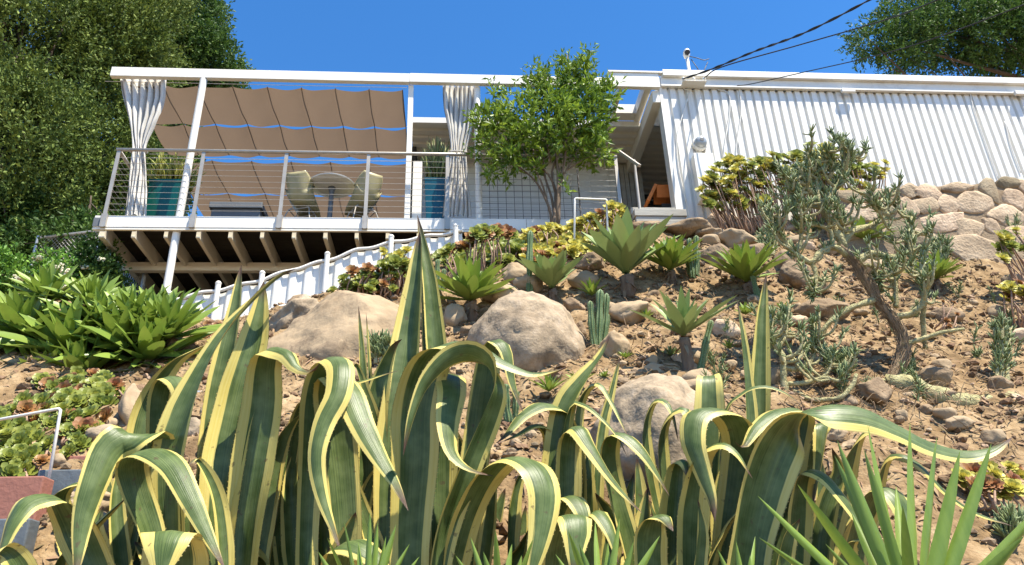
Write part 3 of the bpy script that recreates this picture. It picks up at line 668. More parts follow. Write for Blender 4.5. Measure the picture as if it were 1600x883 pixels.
def cable(lab, pts, r, name='power_line', m='black_cable', group='power lines to the house', twist=False):
    P = spline(pts, 60)
    mb = MB(); mb.tube(P, r, 7)
    if twist:
        for k in range(2):
            a = np.linspace(0, 50, 60)+k*math.pi; mb.tube(P+np.stack([np.cos(a)*r*1.3, np.zeros(60), np.sin(a)*r*1.3], 1), r*.8, 5)
    return tag(mb.build(name, M[m], smooth=True), lab, 'cable', group)
cable('thick twisted black power line rising from the insulators, the uppermost', [atY(1068, 123, FY-.11), atY(1112, 108, FY-.5), atY(1180, 80, 7.4), atY(1260, 50, 6.6), atY(1362, -2, 6.0), atY(1480, -70, 5.4)], .009, twist=True)
cable('black power line rising from the insulators, the middle of the three', [atY(1100, 122, FY-.11), atY(1130, 104, FY-.5), atY(1250, 70, 7.4), atY(1380, 32, 6.6), atY(1460, 2, 6.0), atY(1600, -60, 5.4)], .0085)
cable('thin dark line tied below the roof trim, the lowest of the three', [atY(1152, 134, FY-.06), atY(1175, 131, FY-.3), atY(1260, 112, 7.6), atY(1365, 88, 6.8), atY(1460, 60, 6.2), atY(1620, 0, 5.4)], .0065)
wl = MB()
for pts in ([(1067, 128), (1069, 140), (1078, 143), (1068, 175), (1058, 215), (1060, 260), (1072, 315)], [(1121, 140), (1138, 146), (1140, 175), (1132, 230), (1128, 300)], [(1155, 136), (1158, 175), (1150, 240), (1158, 290)]):
    wl.tube(spline([atY(x, y, FY+.035) for x, y in pts], 40), .0075, 6)
tag(wl.build('wall_wire', M['white'], smooth=True), 'white painted wires running down the corrugated wall beside the meter', 'wires')
wl = MB()
for pts in ([(1515, 140), (1520, 165), (1540, 225), (1560, 280)], [(1570, 190), (1580, 230), (1595, 270)]):
    wl.tube(spline([atY(x, y, FY+.035) for x, y in pts], 30), .008, 6)
tag(wl.build('wall_conduit', M['white'], smooth=True), 'white painted conduits down the corrugated wall above the stone wall', 'conduit')

# ------------------------------------------------------------------ rocks
def ico(sub):
    bm = bmesh.new(); bmesh.ops.create_icosphere(bm, subdivisions=sub, radius=1.0)
    V = np.array([v.co[:] for v in bm.verts]); Fc = [[v.index for v in f.verts] for f in bm.faces]; bm.free(); return V, Fc
ICO = {k: ico(k) for k in (2, 3, 4, 5)}
def rock_mesh(c, rad, seed, sub=4, cuts=7, rough=.22, tilt=0.0, cutd=(.56, .84)):
    rng = random.Random(seed); V, Fc = ICO[sub]; V = V.copy(); dlo, dhi = cutd
    for _ in range(cuts):
        n = np.array([rng.gauss(0, 1) for _ in range(3)]); n /= np.linalg.norm(n); d = rng.uniform(dlo, dhi)
        e = V@n-d; V = V-np.outer(np.where(e > 0, e*.86, 0), n)
    off = rng.uniform(0, 90)
    s = np.array([1+rough*fbm((v[0]*1.1+off, v[1]*1.1, v[2]*1.1), 3)+.05*fbm((v[0]*4+off, v[1]*4, v[2]*4), 4)+.02*fbm((v[0]*13+off, v[1]*13, v[2]*13), 2) for v in V])
    V = V*s[:, None]*np.asarray(rad)
    ct, s_ = math.cos(tilt), math.sin(tilt); V = np.stack([V[:, 0]*ct-V[:, 2]*s_, V[:, 1], V[:, 0]*s_+V[:, 2]*ct], 1)
    a = rng.uniform(-.3, .3); V = np.stack([V[:, 0]*math.cos(a)-V[:, 1]*math.sin(a), V[:, 0]*math.sin(a)+V[:, 1]*math.cos(a), V[:, 2]], 1)
    return V+np.asarray(c), Fc
def rock_px(lab, px, py, rx, ry, seed, m='rock', Y=None, rz=None, sub=4, tilt=0, name='rock', group=None, rough=.22, cuts=7):
    g = ground(px, py+ry*.5) if Y is None else atY(px, py, Y)
    yy = g[1]+.02 if Y is None else Y
    c = atY(px, py, yy); k = pxm(c)
    V, Fc = rock_mesh(c, (rx*k*1.1, rz or (rx+ry)*.5*k, ry*k*1.25), seed, sub, cuts, rough, tilt)
    mb = MB(); mb.add(V, Fc); o = mb.build(name, M[m], smooth=True)
    return tag(o, lab, 'rock', group)
rock_px('huge tan boulder with a smooth rounded top below the white stair fence', 530, 566, 142, 92, 11, 'boulder', 6.35, .62, 5, -.05, 'boulder', rough=.14, cuts=5)
rock_px('grey shoulder of rock at the left end of the huge boulder', 462, 512, 60, 38, 5, 'boulder_grey', 6.95, .5, 5, .5, 'boulder')
rock_px('large rounded speckled boulder in the middle of the slope', 820, 556, 84, 78, 23, 'boulder_grey', 6.0, .55, 5, .1, 'boulder', rough=.09, cuts=0)
rock_px('low pale boulder right behind the variegated agave leaves', 1022, 700, 92, 88, 31, 'boulder_grey', 4.55, .4, 5, 0, 'boulder', rough=.14, cuts=4)
rock_px('brown broken stone under the huge boulder behind the agave', 520, 645, 90, 60, 37, 'rock', 5.5, .35, 4, 0, 'boulder')
rock_px('pale foreground stone behind the lowest left agave leaves', 152, 850, 34, 40, 41, 'boulder_grey', 3.9, .14, 4)
rock_px('flat tan stone leaning under the left agave leaves', 140, 796, 48, 22, 43, 'boulder', 4.15, .15, 4)
RL = [(803, 432, 22, 18, 'boulder', 'round tan stone left of the slim cactus column'), (829, 446, 22, 18, 'boulder', 'tan stone at the foot of the slim cactus column'),
      (783, 463, 32, 18, 'boulder', 'pale flat stone above the large rounded boulder'), (914, 442, 25, 16, 'boulder', 'tan stone right of the small blue rosette'),
      (925, 414, 24, 14, 'rock', 'brown stone below the pale grey step'), (896, 480, 18, 14, 'rock', 'brown stone touching the right side of the large boulder'),
      (982, 490, 34, 19, 'boulder', 'long tan stone tilted up to the right below the big rosette'), (957, 543, 23, 24, 'boulder', 'smooth pale stone right of the ribbed cactus cluster'),
      (709, 497, 20, 19, 'boulder', 'round pale stone beside the rosette left of the large boulder'), (1019, 568, 10, 12, 'boulder', 'small whitish stone left of the red stemmed rosette'),
      (905, 517, 12, 16, 'rock', 'small brown stone wedged behind the ribbed cactus cluster'), (1084, 553, 18, 13, 'rock', 'brown stone behind the red stemmed rosette'),
      (1068, 360, 40, 12, 'rock', 'long brown capstone below the wooden steps'), (1010, 357, 26, 10, 'rock', 'brown stone left of the long capstone below the steps'),
      (1108, 357, 18, 12, 'wallstone', 'square brown stone right of the long capstone'), (1133, 346, 15, 13, 'wallstone', 'small stone beneath the tall yellow rosettes'),
      (1168, 342, 23, 9, 'wallstone', 'thin flat stone on top of the dry stone edge'), (1157, 358, 36, 11, 'wallstone', 'wide flat stone in the dry stone edge'),
      (1108, 369, 27, 10, 'rock', 'flat brown stone under the long capstone'), (1148, 377, 28, 14, 'boulder', 'angular tan stone above the rosette clump with the leaning cactus'),
      (1117, 402, 24, 18, 'rock', 'dark brown stone left of the rosette clump with the leaning cactus'), (1224, 414, 20, 18, 'rock', 'upright brown stone right of the rosette clump'),
      (1242, 434, 24, 20, 'rock', 'brown stone under the branching succulent'), (1289, 489, 42, 15, 'rock', 'wide flat brown stone under the branching succulent'),
      (1248, 483, 8, 9, 'boulder', 'small round pale stone left of the wide flat brown stone'), (1211, 590, 15, 16, 'boulder', 'pale stone behind the lower branching succulent'),
      (1471, 571, 14, 10, 'boulder', 'small rounded stone right of the succulent trunk'), (1461, 592, 24, 17, 'rock', 'lumpy stone half buried right of the succulent trunk'),
      (1573, 535, 12, 7, 'boulder', 'small white stone at the far right of the slope'), (1409, 648, 11, 9, 'boulder', 'small round stone above the long arching agave leaf'),
      (1495, 664, 23, 11, 'boulder', 'flat stone just above the tip of the long arching agave leaf'), (1550, 682, 15, 13, 'boulder', 'round stone at the tip of the long arching agave leaf'),
      (1447, 640, 12, 9, 'rock', 'brown stone between the roots and the flat stone'), (1308, 680, 25, 11, 'boulder', 'pale flat stone under the long arching agave leaf'),
      (1367, 615, 26, 22, 'rock', 'brown stone at the foot of the succulent trunk'), (157, 684, 28, 16, 'boulder_grey', 'pale stone between the yellow green rosettes and the left agave'),
      (206, 640, 17, 34, 'boulder', 'upright tan stone behind the left agave leaves'), (92, 722, 14, 10, 'boulder', 'small stone at the foot of the thin white frame'),
      (56, 744, 18, 9, 'boulder', 'small stone on the edge of the red slab'), (172, 664, 13, 9, 'boulder', 'little tan stone beside the yellow green rosettes'),
      (335, 640, 18, 14, 'boulder', 'tan stone in the gap between tall agave leaves'), (300, 672, 22, 15, 'boulder_grey', 'pale stone behind the tall left agave leaves'),
      (258, 625, 24, 18, 'boulder', 'tan stone right of the soft agave clump'), (680, 470, 22, 14, 'rock', 'brown stone behind the tallest agave leaf'),
      (1275, 450, 16, 12, 'rock', 'small brown stone beside the branching succulent'), (1180, 470, 16, 9, 'boulder', 'flat tan stone below the rosette clump with the leaning cactus'),
      (1330, 700, 18, 10, 'boulder', 'tan stone left of the big sword leaves'), (1560, 600, 20, 12, 'rock', 'brown stone at the right edge below the finger leaved stems'),
      (470, 476, 24, 12, 'rock', 'reddish flat stone at the foot of the white fence'), (735, 520, 18, 10, 'rock', 'dark stone left of the large rounded boulder')]
for i, (x, y, a, b, m, lab) in enumerate(RL): rock_px(lab, x, y, a, b, 100+i, m, sub=4 if a > 15 else 3, tilt=(.45 if (x, y) == (982, 490) else 0))
rk = random.Random(55); nk = 0
while nk < 46:
    x, y = (rk.uniform(930, 1600), rk.uniform(420, 700)) if nk < 32 else (rk.uniform(1110, 1310), rk.uniform(345, 400))
    a = rk.uniform(9, 26); rock_px('brown angular rock among many scattered over the dirt slope', x, y, a, a*rk.uniform(.4, .75), 600+nk, rk.choice(['rock', 'boulder', 'boulder', 'wallstone']), sub=3, group='angular rocks scattered over the slope', tilt=rk.uniform(-.4, .4)); nk += 1
rngS = random.Random(77)
n = 0
while n < 190:
    x, y = rngS.uniform(690, 1600), rngS.uniform(400, 720)
    if 735 < x < 905 and 460 < y < 600: continue
    g = ground(x, y); s = .012*(6.0**(rngS.random()**1.6)); c = g+np.array([0, 0, s*.15])
    V, Fc = rock_mesh(c, (s, s*rngS.uniform(.6, 1), s*rngS.uniform(.45, .8)), n+900, 2, 5, .2)
    mb = MB(); mb.add(V, Fc); tag(mb.build('loose_stone', M['boulder' if rngS.random() < .6 else 'rock']), 'small angular stone lying loose on the dirt slope', 'stone', 'small loose stones on the dirt slope'); n += 1
# gravel, clods and litter nobody could count
def scatter(name, m, n, smin, smax, seed, flat, region, kind='stuff', thin=False):
    rng = random.Random(seed); V0, F0 = ico(1) if not thin else (None, None); mb = MB()
    for _ in range(n):
        x, y = rng.uniform(region[0], region[1]), rng.uniform(region[2], region[3]); z = h1s(x, y); s = smin*(smax/smin)**(rng.random()**1.8)
        a = rng.uniform(0, 6.28); ca, sa = math.cos(a), math.sin(a)
        if thin:
            t = rng.uniform(-.5, .5); L = s*rng.uniform(1, 2.2); w = s*.3
            P = np.array([(-L, 0, 0), (0, -w, .2*s), (L, 0, L*t*.6), (0, w, .2*s)])
            P = np.stack([P[:, 0]*ca-P[:, 1]*sa, P[:, 0]*sa+P[:, 1]*ca, P[:, 2]+P[:, 0]*0], 1)
            P[:, 2] += P[:, 1]*1.0
            mb.add(P+(x, y, z+.012), [(0, 1, 2, 3)])
        else:
            P = V0*np.array([rng.uniform(.6, 1.2) for _ in range(len(V0))])[:, None]*np.array([s, s*rng.uniform(.6, 1), s*flat])
            P = np.stack([P[:, 0]*ca-P[:, 1]*sa, P[:, 0]*sa+P[:, 1]*ca, P[:, 2]], 1); mb.add(P+(x, y, z+s*.1), F0)
    return tag(mb.build(name, M[m], base=(0, 5, 3)), kind=kind)
_cg = {}
_gx = np.arange(-6.2, 7.2, .08); _gy = np.arange(2.4, 9.0, .08)
_X, _Y = np.meshgrid(_gx, _gy); _Z = np.stack([H(_X[i], _Y[i]) for i in range(len(_gy))])
def h1s(x, y):
    i = min(max((y-2.4)/.08, 0), len(_gy)-1.001); j = min(max((x+6.2)/.08, 0), len(_gx)-1.001); a, b = int(i), int(j); f, g = i-a, j-b
    z = _Z[a, b]*(1-f)*(1-g)+_Z[a+1, b]*f*(1-g)+_Z[a, b+1]*(1-f)*g+_Z[a+1, b+1]*f*g
    p = (x*1.7, y*1.7, 0); return z+bumps(p)
scatter('gravel', 'gravel', 9000, .005, .045, 1, .6, (-3.5, 6.0, 4.0, 8.2))
scatter('dirt_clods', 'clod', 8000, .006, .06, 2, .6, (-3.5, 6.0, 4.0, 8.2))
scatter('leaf_litter', 'litter', 14000, .012, .04, 3, .6, (-4.5, 6.0, 3.6, 8.3), thin=True)

# ------------------------------------------------------------------ mortared stone wall
sw = thing('stone_wall', 'mortared wall of rounded tan stones below the corrugated house wall', 'wall', (5.2, 7.6, 5.3))
WYs = 7.62
A0 = atY(1292, 300, WYs)[0]; zt0 = atY(1440, 300, WYs)[2]; ztR = atY(1600, 292, WYs)[2]
mb = MB(); G = []
for x in np.linspace(A0, 7.4, 60):
    col_ = []
    for v in np.linspace(0, 1, 22):
        zb = min(h1(x, WYs), 5.6)-.2; zt = zt0+(ztR-zt0)*(x-A0)/(6.0-A0)
        yy = WYs-.14*(1-v)+.02*fbm((x*5, v*5, 3), 3); col_.append((x, yy, zb+(zt-zb)*v))
    col_.append((x, WYs+.35, col_[-1][2]+.01)); G.append(col_)
mb.grid(G); mb.build('mortar_core', M['mortar'], sw, smooth=True)
mb = MB()
SL = [(1451, 304, 26, 12), (1443, 323, 19, 13), (1481, 321, 17, 15), (1496, 296, 26, 11), (1545, 302, 13, 18), (1528, 323, 33, 18), (1581, 315, 17, 17), (1573, 290, 18, 9), (1597, 294, 11, 13),
      (1471, 349, 38, 16), (1545, 356, 15, 12), (1512, 363, 28, 18), (1578, 342, 33, 17), (1518, 402, 48, 28), (1487, 437, 38, 13), (1466, 387, 26, 17), (1420, 300, 14, 12), (1418, 330, 13, 16),
      (1330, 312, 26, 9), (1370, 306, 20, 8), (1385, 330, 18, 12), (1345, 336, 24, 13), (1310, 340, 16, 14), (1400, 360, 22, 14), (1360, 362, 20, 12), (1320, 368, 22, 13), (1425, 375, 20, 15), (1590, 375, 22, 16), (1575, 405, 24, 14), (1600, 430, 20, 14),
      (1435, 412, 20, 14), (1556, 432, 22, 10), (1625, 300, 20, 14), (1625, 335, 22, 16), (1660, 310, 22, 16), (1640, 370, 26, 18)]
rw = random.Random(5)
for i, (x, y, a, b) in enumerate(SL):
    v = min(1, max(0, (432-y)/140)); c = atY(x, y, WYs-.14*(1-v)+.02); k = pxm(c)
    big = (x, y) == (1518, 402)
    V, Fc = rock_mesh(c, (a*k*1.32, .2 if big else .13, b*k*1.5), 300+i, 4, 13, .10, rw.uniform(-.15, .15))
    lim = c[1]-(.11 if big else .055); e = V[:, 1] < lim; V[e, 1] = lim+(V[e, 1]-lim)*.22; mb.add(V, Fc)
mb.build('wall_stones', M['wallstone'], sw, smooth=True)

# ------------------------------------------------------------------ steps, slabs, thin white frames
def slab(name, lab, pts, Y, th, m, cat='slab', ydeep=.5):
    """front face drawn through photo points at depth Y, then carried back"""
    P = [atY(x, y, Y) for x, y in pts]; x0, x1 = min(p[0] for p in P), max(p[0] for p in P); z1 = max(p[2] for p in P); z0 = min(p[2] for p in P)
    mb = MB(); mb.box(x0, x1, Y, Y+ydeep, z0-th, z1); return tag(mb.build(name, M[m], bevel=.008), lab, cat)
slab('red_slab', 'red terracotta slab at the left edge below the thin white frame', [(-90, 746), (56, 802)], 4.15, .3, 'terracotta', ydeep=.12)
slab('red_slab', 'small red terracotta slab behind the blue grey slab', [(104, 712), (150, 732)], 4.75, .3, 'terracotta', ydeep=.12)
slab('blue_slab', 'blue grey stone slab behind the left agave leaves', [(60, 734), (146, 785)], 4.4, .25, 'slate', ydeep=.1)
slab('blue_slab', 'blue grey stone slab in the bottom left corner', [(-80, 812), (34, 870)], 3.85, .3, 'slate', ydeep=.1)
slab('pale_slab', 'pale grey slab standing behind tall agave leaves', [(294, 556), (320, 580)], 6.6, .15, 'paleslab', ydeep=.1)
slab('pale_slab', 'pale grey step inside the white tube frame', [(896, 392), (944, 416)], 7.45, .1, 'paleslab', ydeep=.4)
slab('pale_slab', 'small pale grey slab low behind the tall agave leaves', [(302, 610), (322, 650)], 5.5, .15, 'paleslab', ydeep=.1)
def frame_(lab, pts, Y, r):
    P = [atY(x, y, Y) for x, y in pts]
    P[-1][2] = min(P[-1][2], h1(P[-1][0], Y)-.02)
    Q = []
    for i, p in enumerate(P):
        if 0 < i < len(P)-1:
            for s in (-.03, -.012): Q.append(p+(P[i-1]-p)/np.linalg.norm(P[i-1]-p)*-s)
            for s in (.012, .03): Q.append(p+(P[i+1]-p)/np.linalg.norm(P[i+1]-p)*s)
        else: Q.append(p)
    mb = MB(); mb.tube(Q, r, 8); return tag(mb.build('tube_handrail', M['white'], smooth=True), lab, 'handrail')
frame_('thin white bent tube handrail beside the pale grey step', [(897, 425), (898, 310), (948, 312), (951, 425)], 7.5, .0115)
frame_('thin white bent tube handrail over the red slab at the left', [(-90, 672), (95, 638), (70, 790)], 4.35, .009)

# ------------------------------------------------------------------ leaves and trees
def unit(v): v = np.asarray(v, float); return v/(np.linalg.norm(v)+1e-9)
def leaf_cloud(blobs, n_twigs, per, leaf, wid, seed, gap=.0, gfreq=1.2, shell=.5, up=.35, twig=.26, droop=0.0, fold=False):
    """blobs: (centre, radii). Returns verts (4 per leaf) of many small leaves on short twigs"""
    rg = np.random.default_rng(seed)
    vol = np.array([r[0]*r[1]*r[2] for c, r in blobs])**.75; vol /= vol.sum()
    k = rg.choice(len(blobs), n_twigs, p=vol)
    C = np.array([b[0] for b in blobs])[k]; R = np.array([b[1] for b in blobs])[k]
    d = rg.normal(size=(n_twigs, 3)); d /= np.linalg.norm(d, axis=1)[:, None]
    rr = shell+(1.04-shell)*rg.random(n_twigs)**.6
    lump = np.array([1+.20*fbm((x[0]*1.9+c[0], x[1]*1.9+c[1], x[2]*1.9+c[2]), 3) for x, c in zip(d, C)])
    P = C+d*R*(rr*lump)[:, None]
    nz = np.array([fbm((p[0]*gfreq+seed, p[1]*gfreq, p[2]*gfreq), 3) for p in P]); keep = nz > gap-.3+.15*rg.random(n_twigs)
    P = P[keep]; d = d[keep]; N = len(P)
    D = d*(1/np.array(R[keep])); D /= np.linalg.norm(D, axis=1)[:, None]
    D = D*.8+rg.normal(size=(N, 3))*.35+np.array([0, 0, up]); D /= np.linalg.norm(D, axis=1)[:, None]
    t = (np.arange(per)+.5)/per
    B = P[:, None, :]+D[:, None, :]*(t*twig)[None, :, None]*(.7+.6*rg.random((N, 1, 1)))
    B[..., 2] -= droop*(t**2)[None, :]
    L = D[:, None, :]*.6+rg.normal(size=(N, per, 3))*.55; L /= np.linalg.norm(L, axis=2)[..., None]
    S = np.cross(L, rg.normal(size=(N, per, 3))); S /= np.linalg.norm(S, axis=2)[..., None]
    sz = leaf*(.65+.7*rg.random((N, per, 1)))
    Nn = np.cross(L, S)
    a = B; b = B+L*sz*.45+S*sz*wid/2+Nn*sz*.06; c = B+L*sz; e = B+L*sz*.45-S*sz*wid/2+Nn*sz*.06
    return np.stack([a, b, c, e], 2).reshape(-1, 3), P
def px_blob(px, py, rx, ry, Y, rz):
    c = atY(px, py, Y); k = pxm(c); return (c, np.array([rx*k, rz, ry*k]))
def tree(name, lab, blobs, base, m, n_twigs, per, leaf, wid, seed, trunk_r, limbs=8, bark='dark_bark', cat='tree', group=None, **kw):
    t = thing(name, lab, cat, base, group)
    V, P = leaf_cloud(blobs, n_twigs, per, leaf, wid, seed, **kw)
    mb = MB(); mb.add(V, np.arange(len(V)).reshape(-1, 4).tolist()); mb.build('crown', M[m], t)
    rng = random.Random(seed); base = np.asarray(base, float)
    big = max(blobs, key=lambda b: b[1][0]*b[1][2])[0]; topz = max(b[0][2]+b[1][2]*.5 for b in blobs)
    top = np.array([big[0], big[1], topz]); mb = MB()
    pts = spline([base-[0, 0, .1], base+(top-base)*.35+[.08, 0, 0], base+(top-base)*.7, top], 16); mb.tube(pts, np.linspace(trunk_r, trunk_r*.2, 16), 10)
    tk_ = mb.build('trunk', M[bark], t, smooth=True); mb = MB()
    for i in range(limbs):
        b = blobs[i % len(blobs)]; s = pts[int(rng.uniform(3, 13))]; e = b[0]+b[1]*np.array([rng.uniform(-.7, .7) for _ in range(3)])
        mb.tube(spline([s, (s+e)/2+[0, 0, -.1], e], 9), np.linspace(trunk_r*.4, trunk_r*.06, 9), 6)
    for i in range(limbs*4):
        e = P[rng.randrange(len(P))]; s = pts[int(rng.uniform(4, 15))]; mb.tube(spline([s, (s+e)/2+[0, 0, .05], e], 6), np.linspace(trunk_r*.16, trunk_r*.03, 6), 4)
    mb.build('limbs', M[bark], tk_, smooth=True)
    return t
c = atY(40, 200, 11.5); tree('evergreen_tree', 'dense dark evergreen tree at the left edge with feathery branch ends', [px_blob(20, 70, 95, 120, 11.3, .9), px_blob(40, 220, 90, 110, 11.3, .9), px_blob(30, 330, 85, 70, 11.5, .8), px_blob(-80, 200, 120, 240, 11.6, 1.1), px_blob(30, -60, 110, 90, 11.4, 1)],
     (c[0], 11.6, h1(c[0], 11.6)), 'conifer', 15000, 10, .078, .46, 1, .17, gap=.20, gfreq=1.5, shell=.3, twig=.40, up=.5)
c = atY(170, 200, 13); tree('evergreen_tree', 'tall sunlit evergreen tree behind the left curtain', [px_blob(160, 90, 85, 115, 12.6, .9), px_blob(155, 240, 75, 110, 12.6, .9), px_blob(215, 60, 70, 110, 12.9, .9), px_blob(150, 335, 90, 50, 12.6, .8), px_blob(220, 290, 60, 90, 13, .8), px_blob(170, -50, 110, 90, 12.8, 1), px_blob(80, 130, 140, 190, 14.6, .7), px_blob(120, 300, 120, 70, 14.4, .6)],
     (c[0], 13, 6.7), 'conifer', 24000, 10, .078, .46, 2, .17, gap=.17, gfreq=1.5, shell=.3, twig=.40, up=.5, group=None)
c = atY(300, 200, 15.5); tree('evergreen_tree', 'darker evergreen tree against the sky above the left end of the beam', [px_blob(290, 30, 55, 80, 15, .9), px_blob(310, 95, 58, 50, 15, .9), px_blob(255, 120, 60, 120, 15.3, .9), px_blob(345, 120, 36, 22, 15, .5), px_blob(280, -60, 60, 60, 15, .9), px_blob(250, 260, 60, 90, 15.2, .9)],
     (c[0], 15.5, 6.7), 'broad', 10000, 10, .09, .5, 3, .17, gap=.02, gfreq=1.5, shell=.35, twig=.30)
c = atY(1560, 60, 19); tree('leafy_tree', 'leafy tree showing above the flat roof at the right', [px_blob(1500, 50, 95, 62, 18.5, 1.2), px_blob(1575, 60, 70, 70, 18.5, 1.2), px_blob(1410, 52, 48, 50, 18.2, .9), px_blob(1362, 66, 34, 18, 18, .5), px_blob(1440, 20, 60, 30, 18.5, 1), px_blob(1540, -30, 130, 70, 18.8, 1.4), px_blob(1660, 40, 80, 120, 18.8, 1.3), px_blob(1400, 98, 40, 16, 18.1, .5)],
     (c[0], 19, 6.7), 'broad', 11000, 11, .125, .40, 4, .24, gap=.03, gfreq=.9, shell=.3, twig=.42, up=.05, droop=.12)
# dark shrubbery closing the view under the trees, then the near shrub with cream flowers
c = atY(120, 420, 11); tree('dark_shrub', 'dark shrub behind the chain link fence', [px_blob(120, 400, 120, 45, 11.4, .6), px_blob(200, 440, 60, 40, 11.2, .5), px_blob(10, 350, 60, 60, 11.8, .6)], (c[0], 11.4, h1(c[0], 11.4)), 'broad', 6000, 9, .08, .5, 5, .06, shell=.2, gap=-.1)
def blossoms(root, blobs, seed, n):
    rng = random.Random(seed); mb = MB(); V0, F0 = ICO[2]
    for _ in range(n):
        c, r = blobs[rng.randrange(len(blobs))]; d = unit([rng.gauss(0, 1), -abs(rng.gauss(0, 1)), rng.gauss(0.2, .8)]); p = c+d*r*1.02
        for _ in range(7):
            q = p+np.array([rng.gauss(0, .03) for _ in range(3)]); mb.add(V0[:12]*0+q+V0[:12]*.016, [f for f in F0 if max(f) < 12] or [(0, 1, 2)])
    return mb.build('flowers', M['blossom'], root)
bl = [px_blob(35, 425, 62, 38, 8.7, .3), px_blob(-30, 430, 60, 45, 8.7, .3), px_blob(85, 430, 28, 26, 8.6, .2)]
c = atY(40, 450, 8.8); t = tree('flowering_shrub', 'bright green shrub with cream flower heads at the left edge', bl, (c[0], 8.8, h1(c[0], 8.8)), 'shrub', 1500, 8, .05, .6, 6, .03, cat='shrub', shell=.4, twig=.16)
ico1 = ico(1)
def flower_heads(root, pts, seed, rad=.03, n=40, sz=.016):
    rng = random.Random(seed)
    for p in pts:
        mb = MB()
        for _ in range(n):
            q = p+np.array([rng.gauss(0, rad), rng.gauss(0, rad*.6), rng.gauss(0, rad*.55)]); mb.add(ico1[0]*sz*rng.uniform(.6, 1.2)+q, ico1[1])
        mb.build('flower_head', M['blossom'], root)
flower_heads(t, [atY(92, 418, 8.35), atY(104, 425, 8.35), atY(60, 404, 8.4), atY(30, 435, 8.35), atY(96, 452, 8.35)], 3)
bl = [px_blob(150, 410, 26, 42, 8.9, .22), px_blob(160, 440, 22, 26, 8.8, .2)]
c = atY(150, 455, 8.9); t = tree('flowering_shrub', 'slim dark shrub with a few pale flower heads left of the deck', bl, (c[0], 8.9, h1(c[0], 8.9)), 'broad', 650, 8, .05, .6, 8, .025, cat='shrub', shell=.2, twig=.15, gap=.05)
flower_heads(t, [atY(133, 418, 8.6), atY(130, 440, 8.6), atY(160, 405, 8.65)], 6, .02, 24)

# chain link fence
cf = thing('chain_link_fence', 'grey chain link fence between the trees and the deck', 'fence', (-5.2, 10, 6))
FA = atY(60, 372, 10.8); FB = atY(160, 360, 10.5); FC = atY(238, 455, 9.6); 
Pq = [np.array([FA[0], 10.8]), np.array([FB[0], 10.5]), np.array([atY(232, 400, 9.5)[0], 9.5])]
zt_ = [FA[2], FB[2], atY(215, 372, 9.5)[2]]
mb = MB(); mp = MB(); mr_ = MB()
for k in range(2):
    a, b = Pq[k], Pq[k+1]; Lx = np.linalg.norm(b-a); hgt = 1.15; nx = int(Lx/.065)
    def W(u, v): q = a+(b-a)*u/Lx; return (q[0], q[1], zt_[k]+(zt_[k+1]-zt_[k])*u/Lx-hgt+v)
    for i in range(-int(hgt/.065), nx):
        for sgn in (1, -1):
            u0 = i*.065; pts = [(u0+s, (s if sgn > 0 else hgt-s)) for s in (0, hgt)]
            lo = max(0, -u0); hi = min(hgt, Lx-u0)
            if hi-lo > .05: mb.tube([W(u0+lo, lo if sgn > 0 else hgt-lo), W(u0+hi, hi if sgn > 0 else hgt-hi)], .0035, 4, cap=False)
    mr_.tube([W(0, hgt), W(Lx, hgt)], .022, 8)
mb.build('chain_mesh', M['wire'], cf); mr_.build('top_rail', M['wire'], cf)
for a, z in zip(Pq, zt_):
    mp = MB(); mp.tube([(a[0], a[1], h1(a[0], a[1])-.1), (a[0], a[1], z+.03)], .028, 10); mp.build('fence_post', M['wire'], cf)

# the young multi stemmed tree in front of the deck
g = ground(868, 356); BY = 8.16; base = np.array([atY(867, 350, BY)[0], BY, h1(atY(867, 350, BY)[0], BY)])
yt = thing('young_tree', 'young multi stemmed tree with bright green leaves in front of the deck', 'tree', base)
yb = [px_blob(850, 205, 78, 52, BY, .5), px_blob(795, 225, 58, 42, BY, .4), px_blob(905, 185, 50, 42, BY, .4), px_blob(800, 260, 40, 18, BY-.1, .25), px_blob(925, 160, 38, 22, BY, .28), px_blob(925, 232, 30, 22, BY, .26), px_blob(755, 190, 18, 18, BY, .16),
      px_blob(775, 185, 26, 26, BY, .2), px_blob(848, 150, 24, 32, BY, .18), px_blob(890, 130, 15, 34, BY, .12), px_blob(885, 100, 7, 22, BY, .06), px_blob(917, 118, 14, 36, BY, .10), px_blob(921, 92, 6, 14, BY, .05), px_blob(842, 118, 11, 22, BY, .08), px_blob(795, 145, 6, 14, BY, .05), px_blob(770, 150, 5, 14, BY, .05), px_blob(945, 142, 14, 10, BY, .08), px_blob(880, 298, 7, 12, BY-.1, .06)]
V, P = leaf_cloud(yb[:8], 1200, 7, .098, .34, 12, shell=.1, up=.45, twig=.15, gap=.02, gfreq=3.0)
V2, P2 = leaf_cloud(yb[8:], 430, 7, .082, .34, 13, shell=.0, up=.9, twig=.17, gap=-.3)
mb = MB(); V = np.concatenate([V, V2]); mb.add(V, np.arange(len(V)).reshape(-1, 4).tolist()); mb.build('crown', M['young'], yt)
mb = MB()
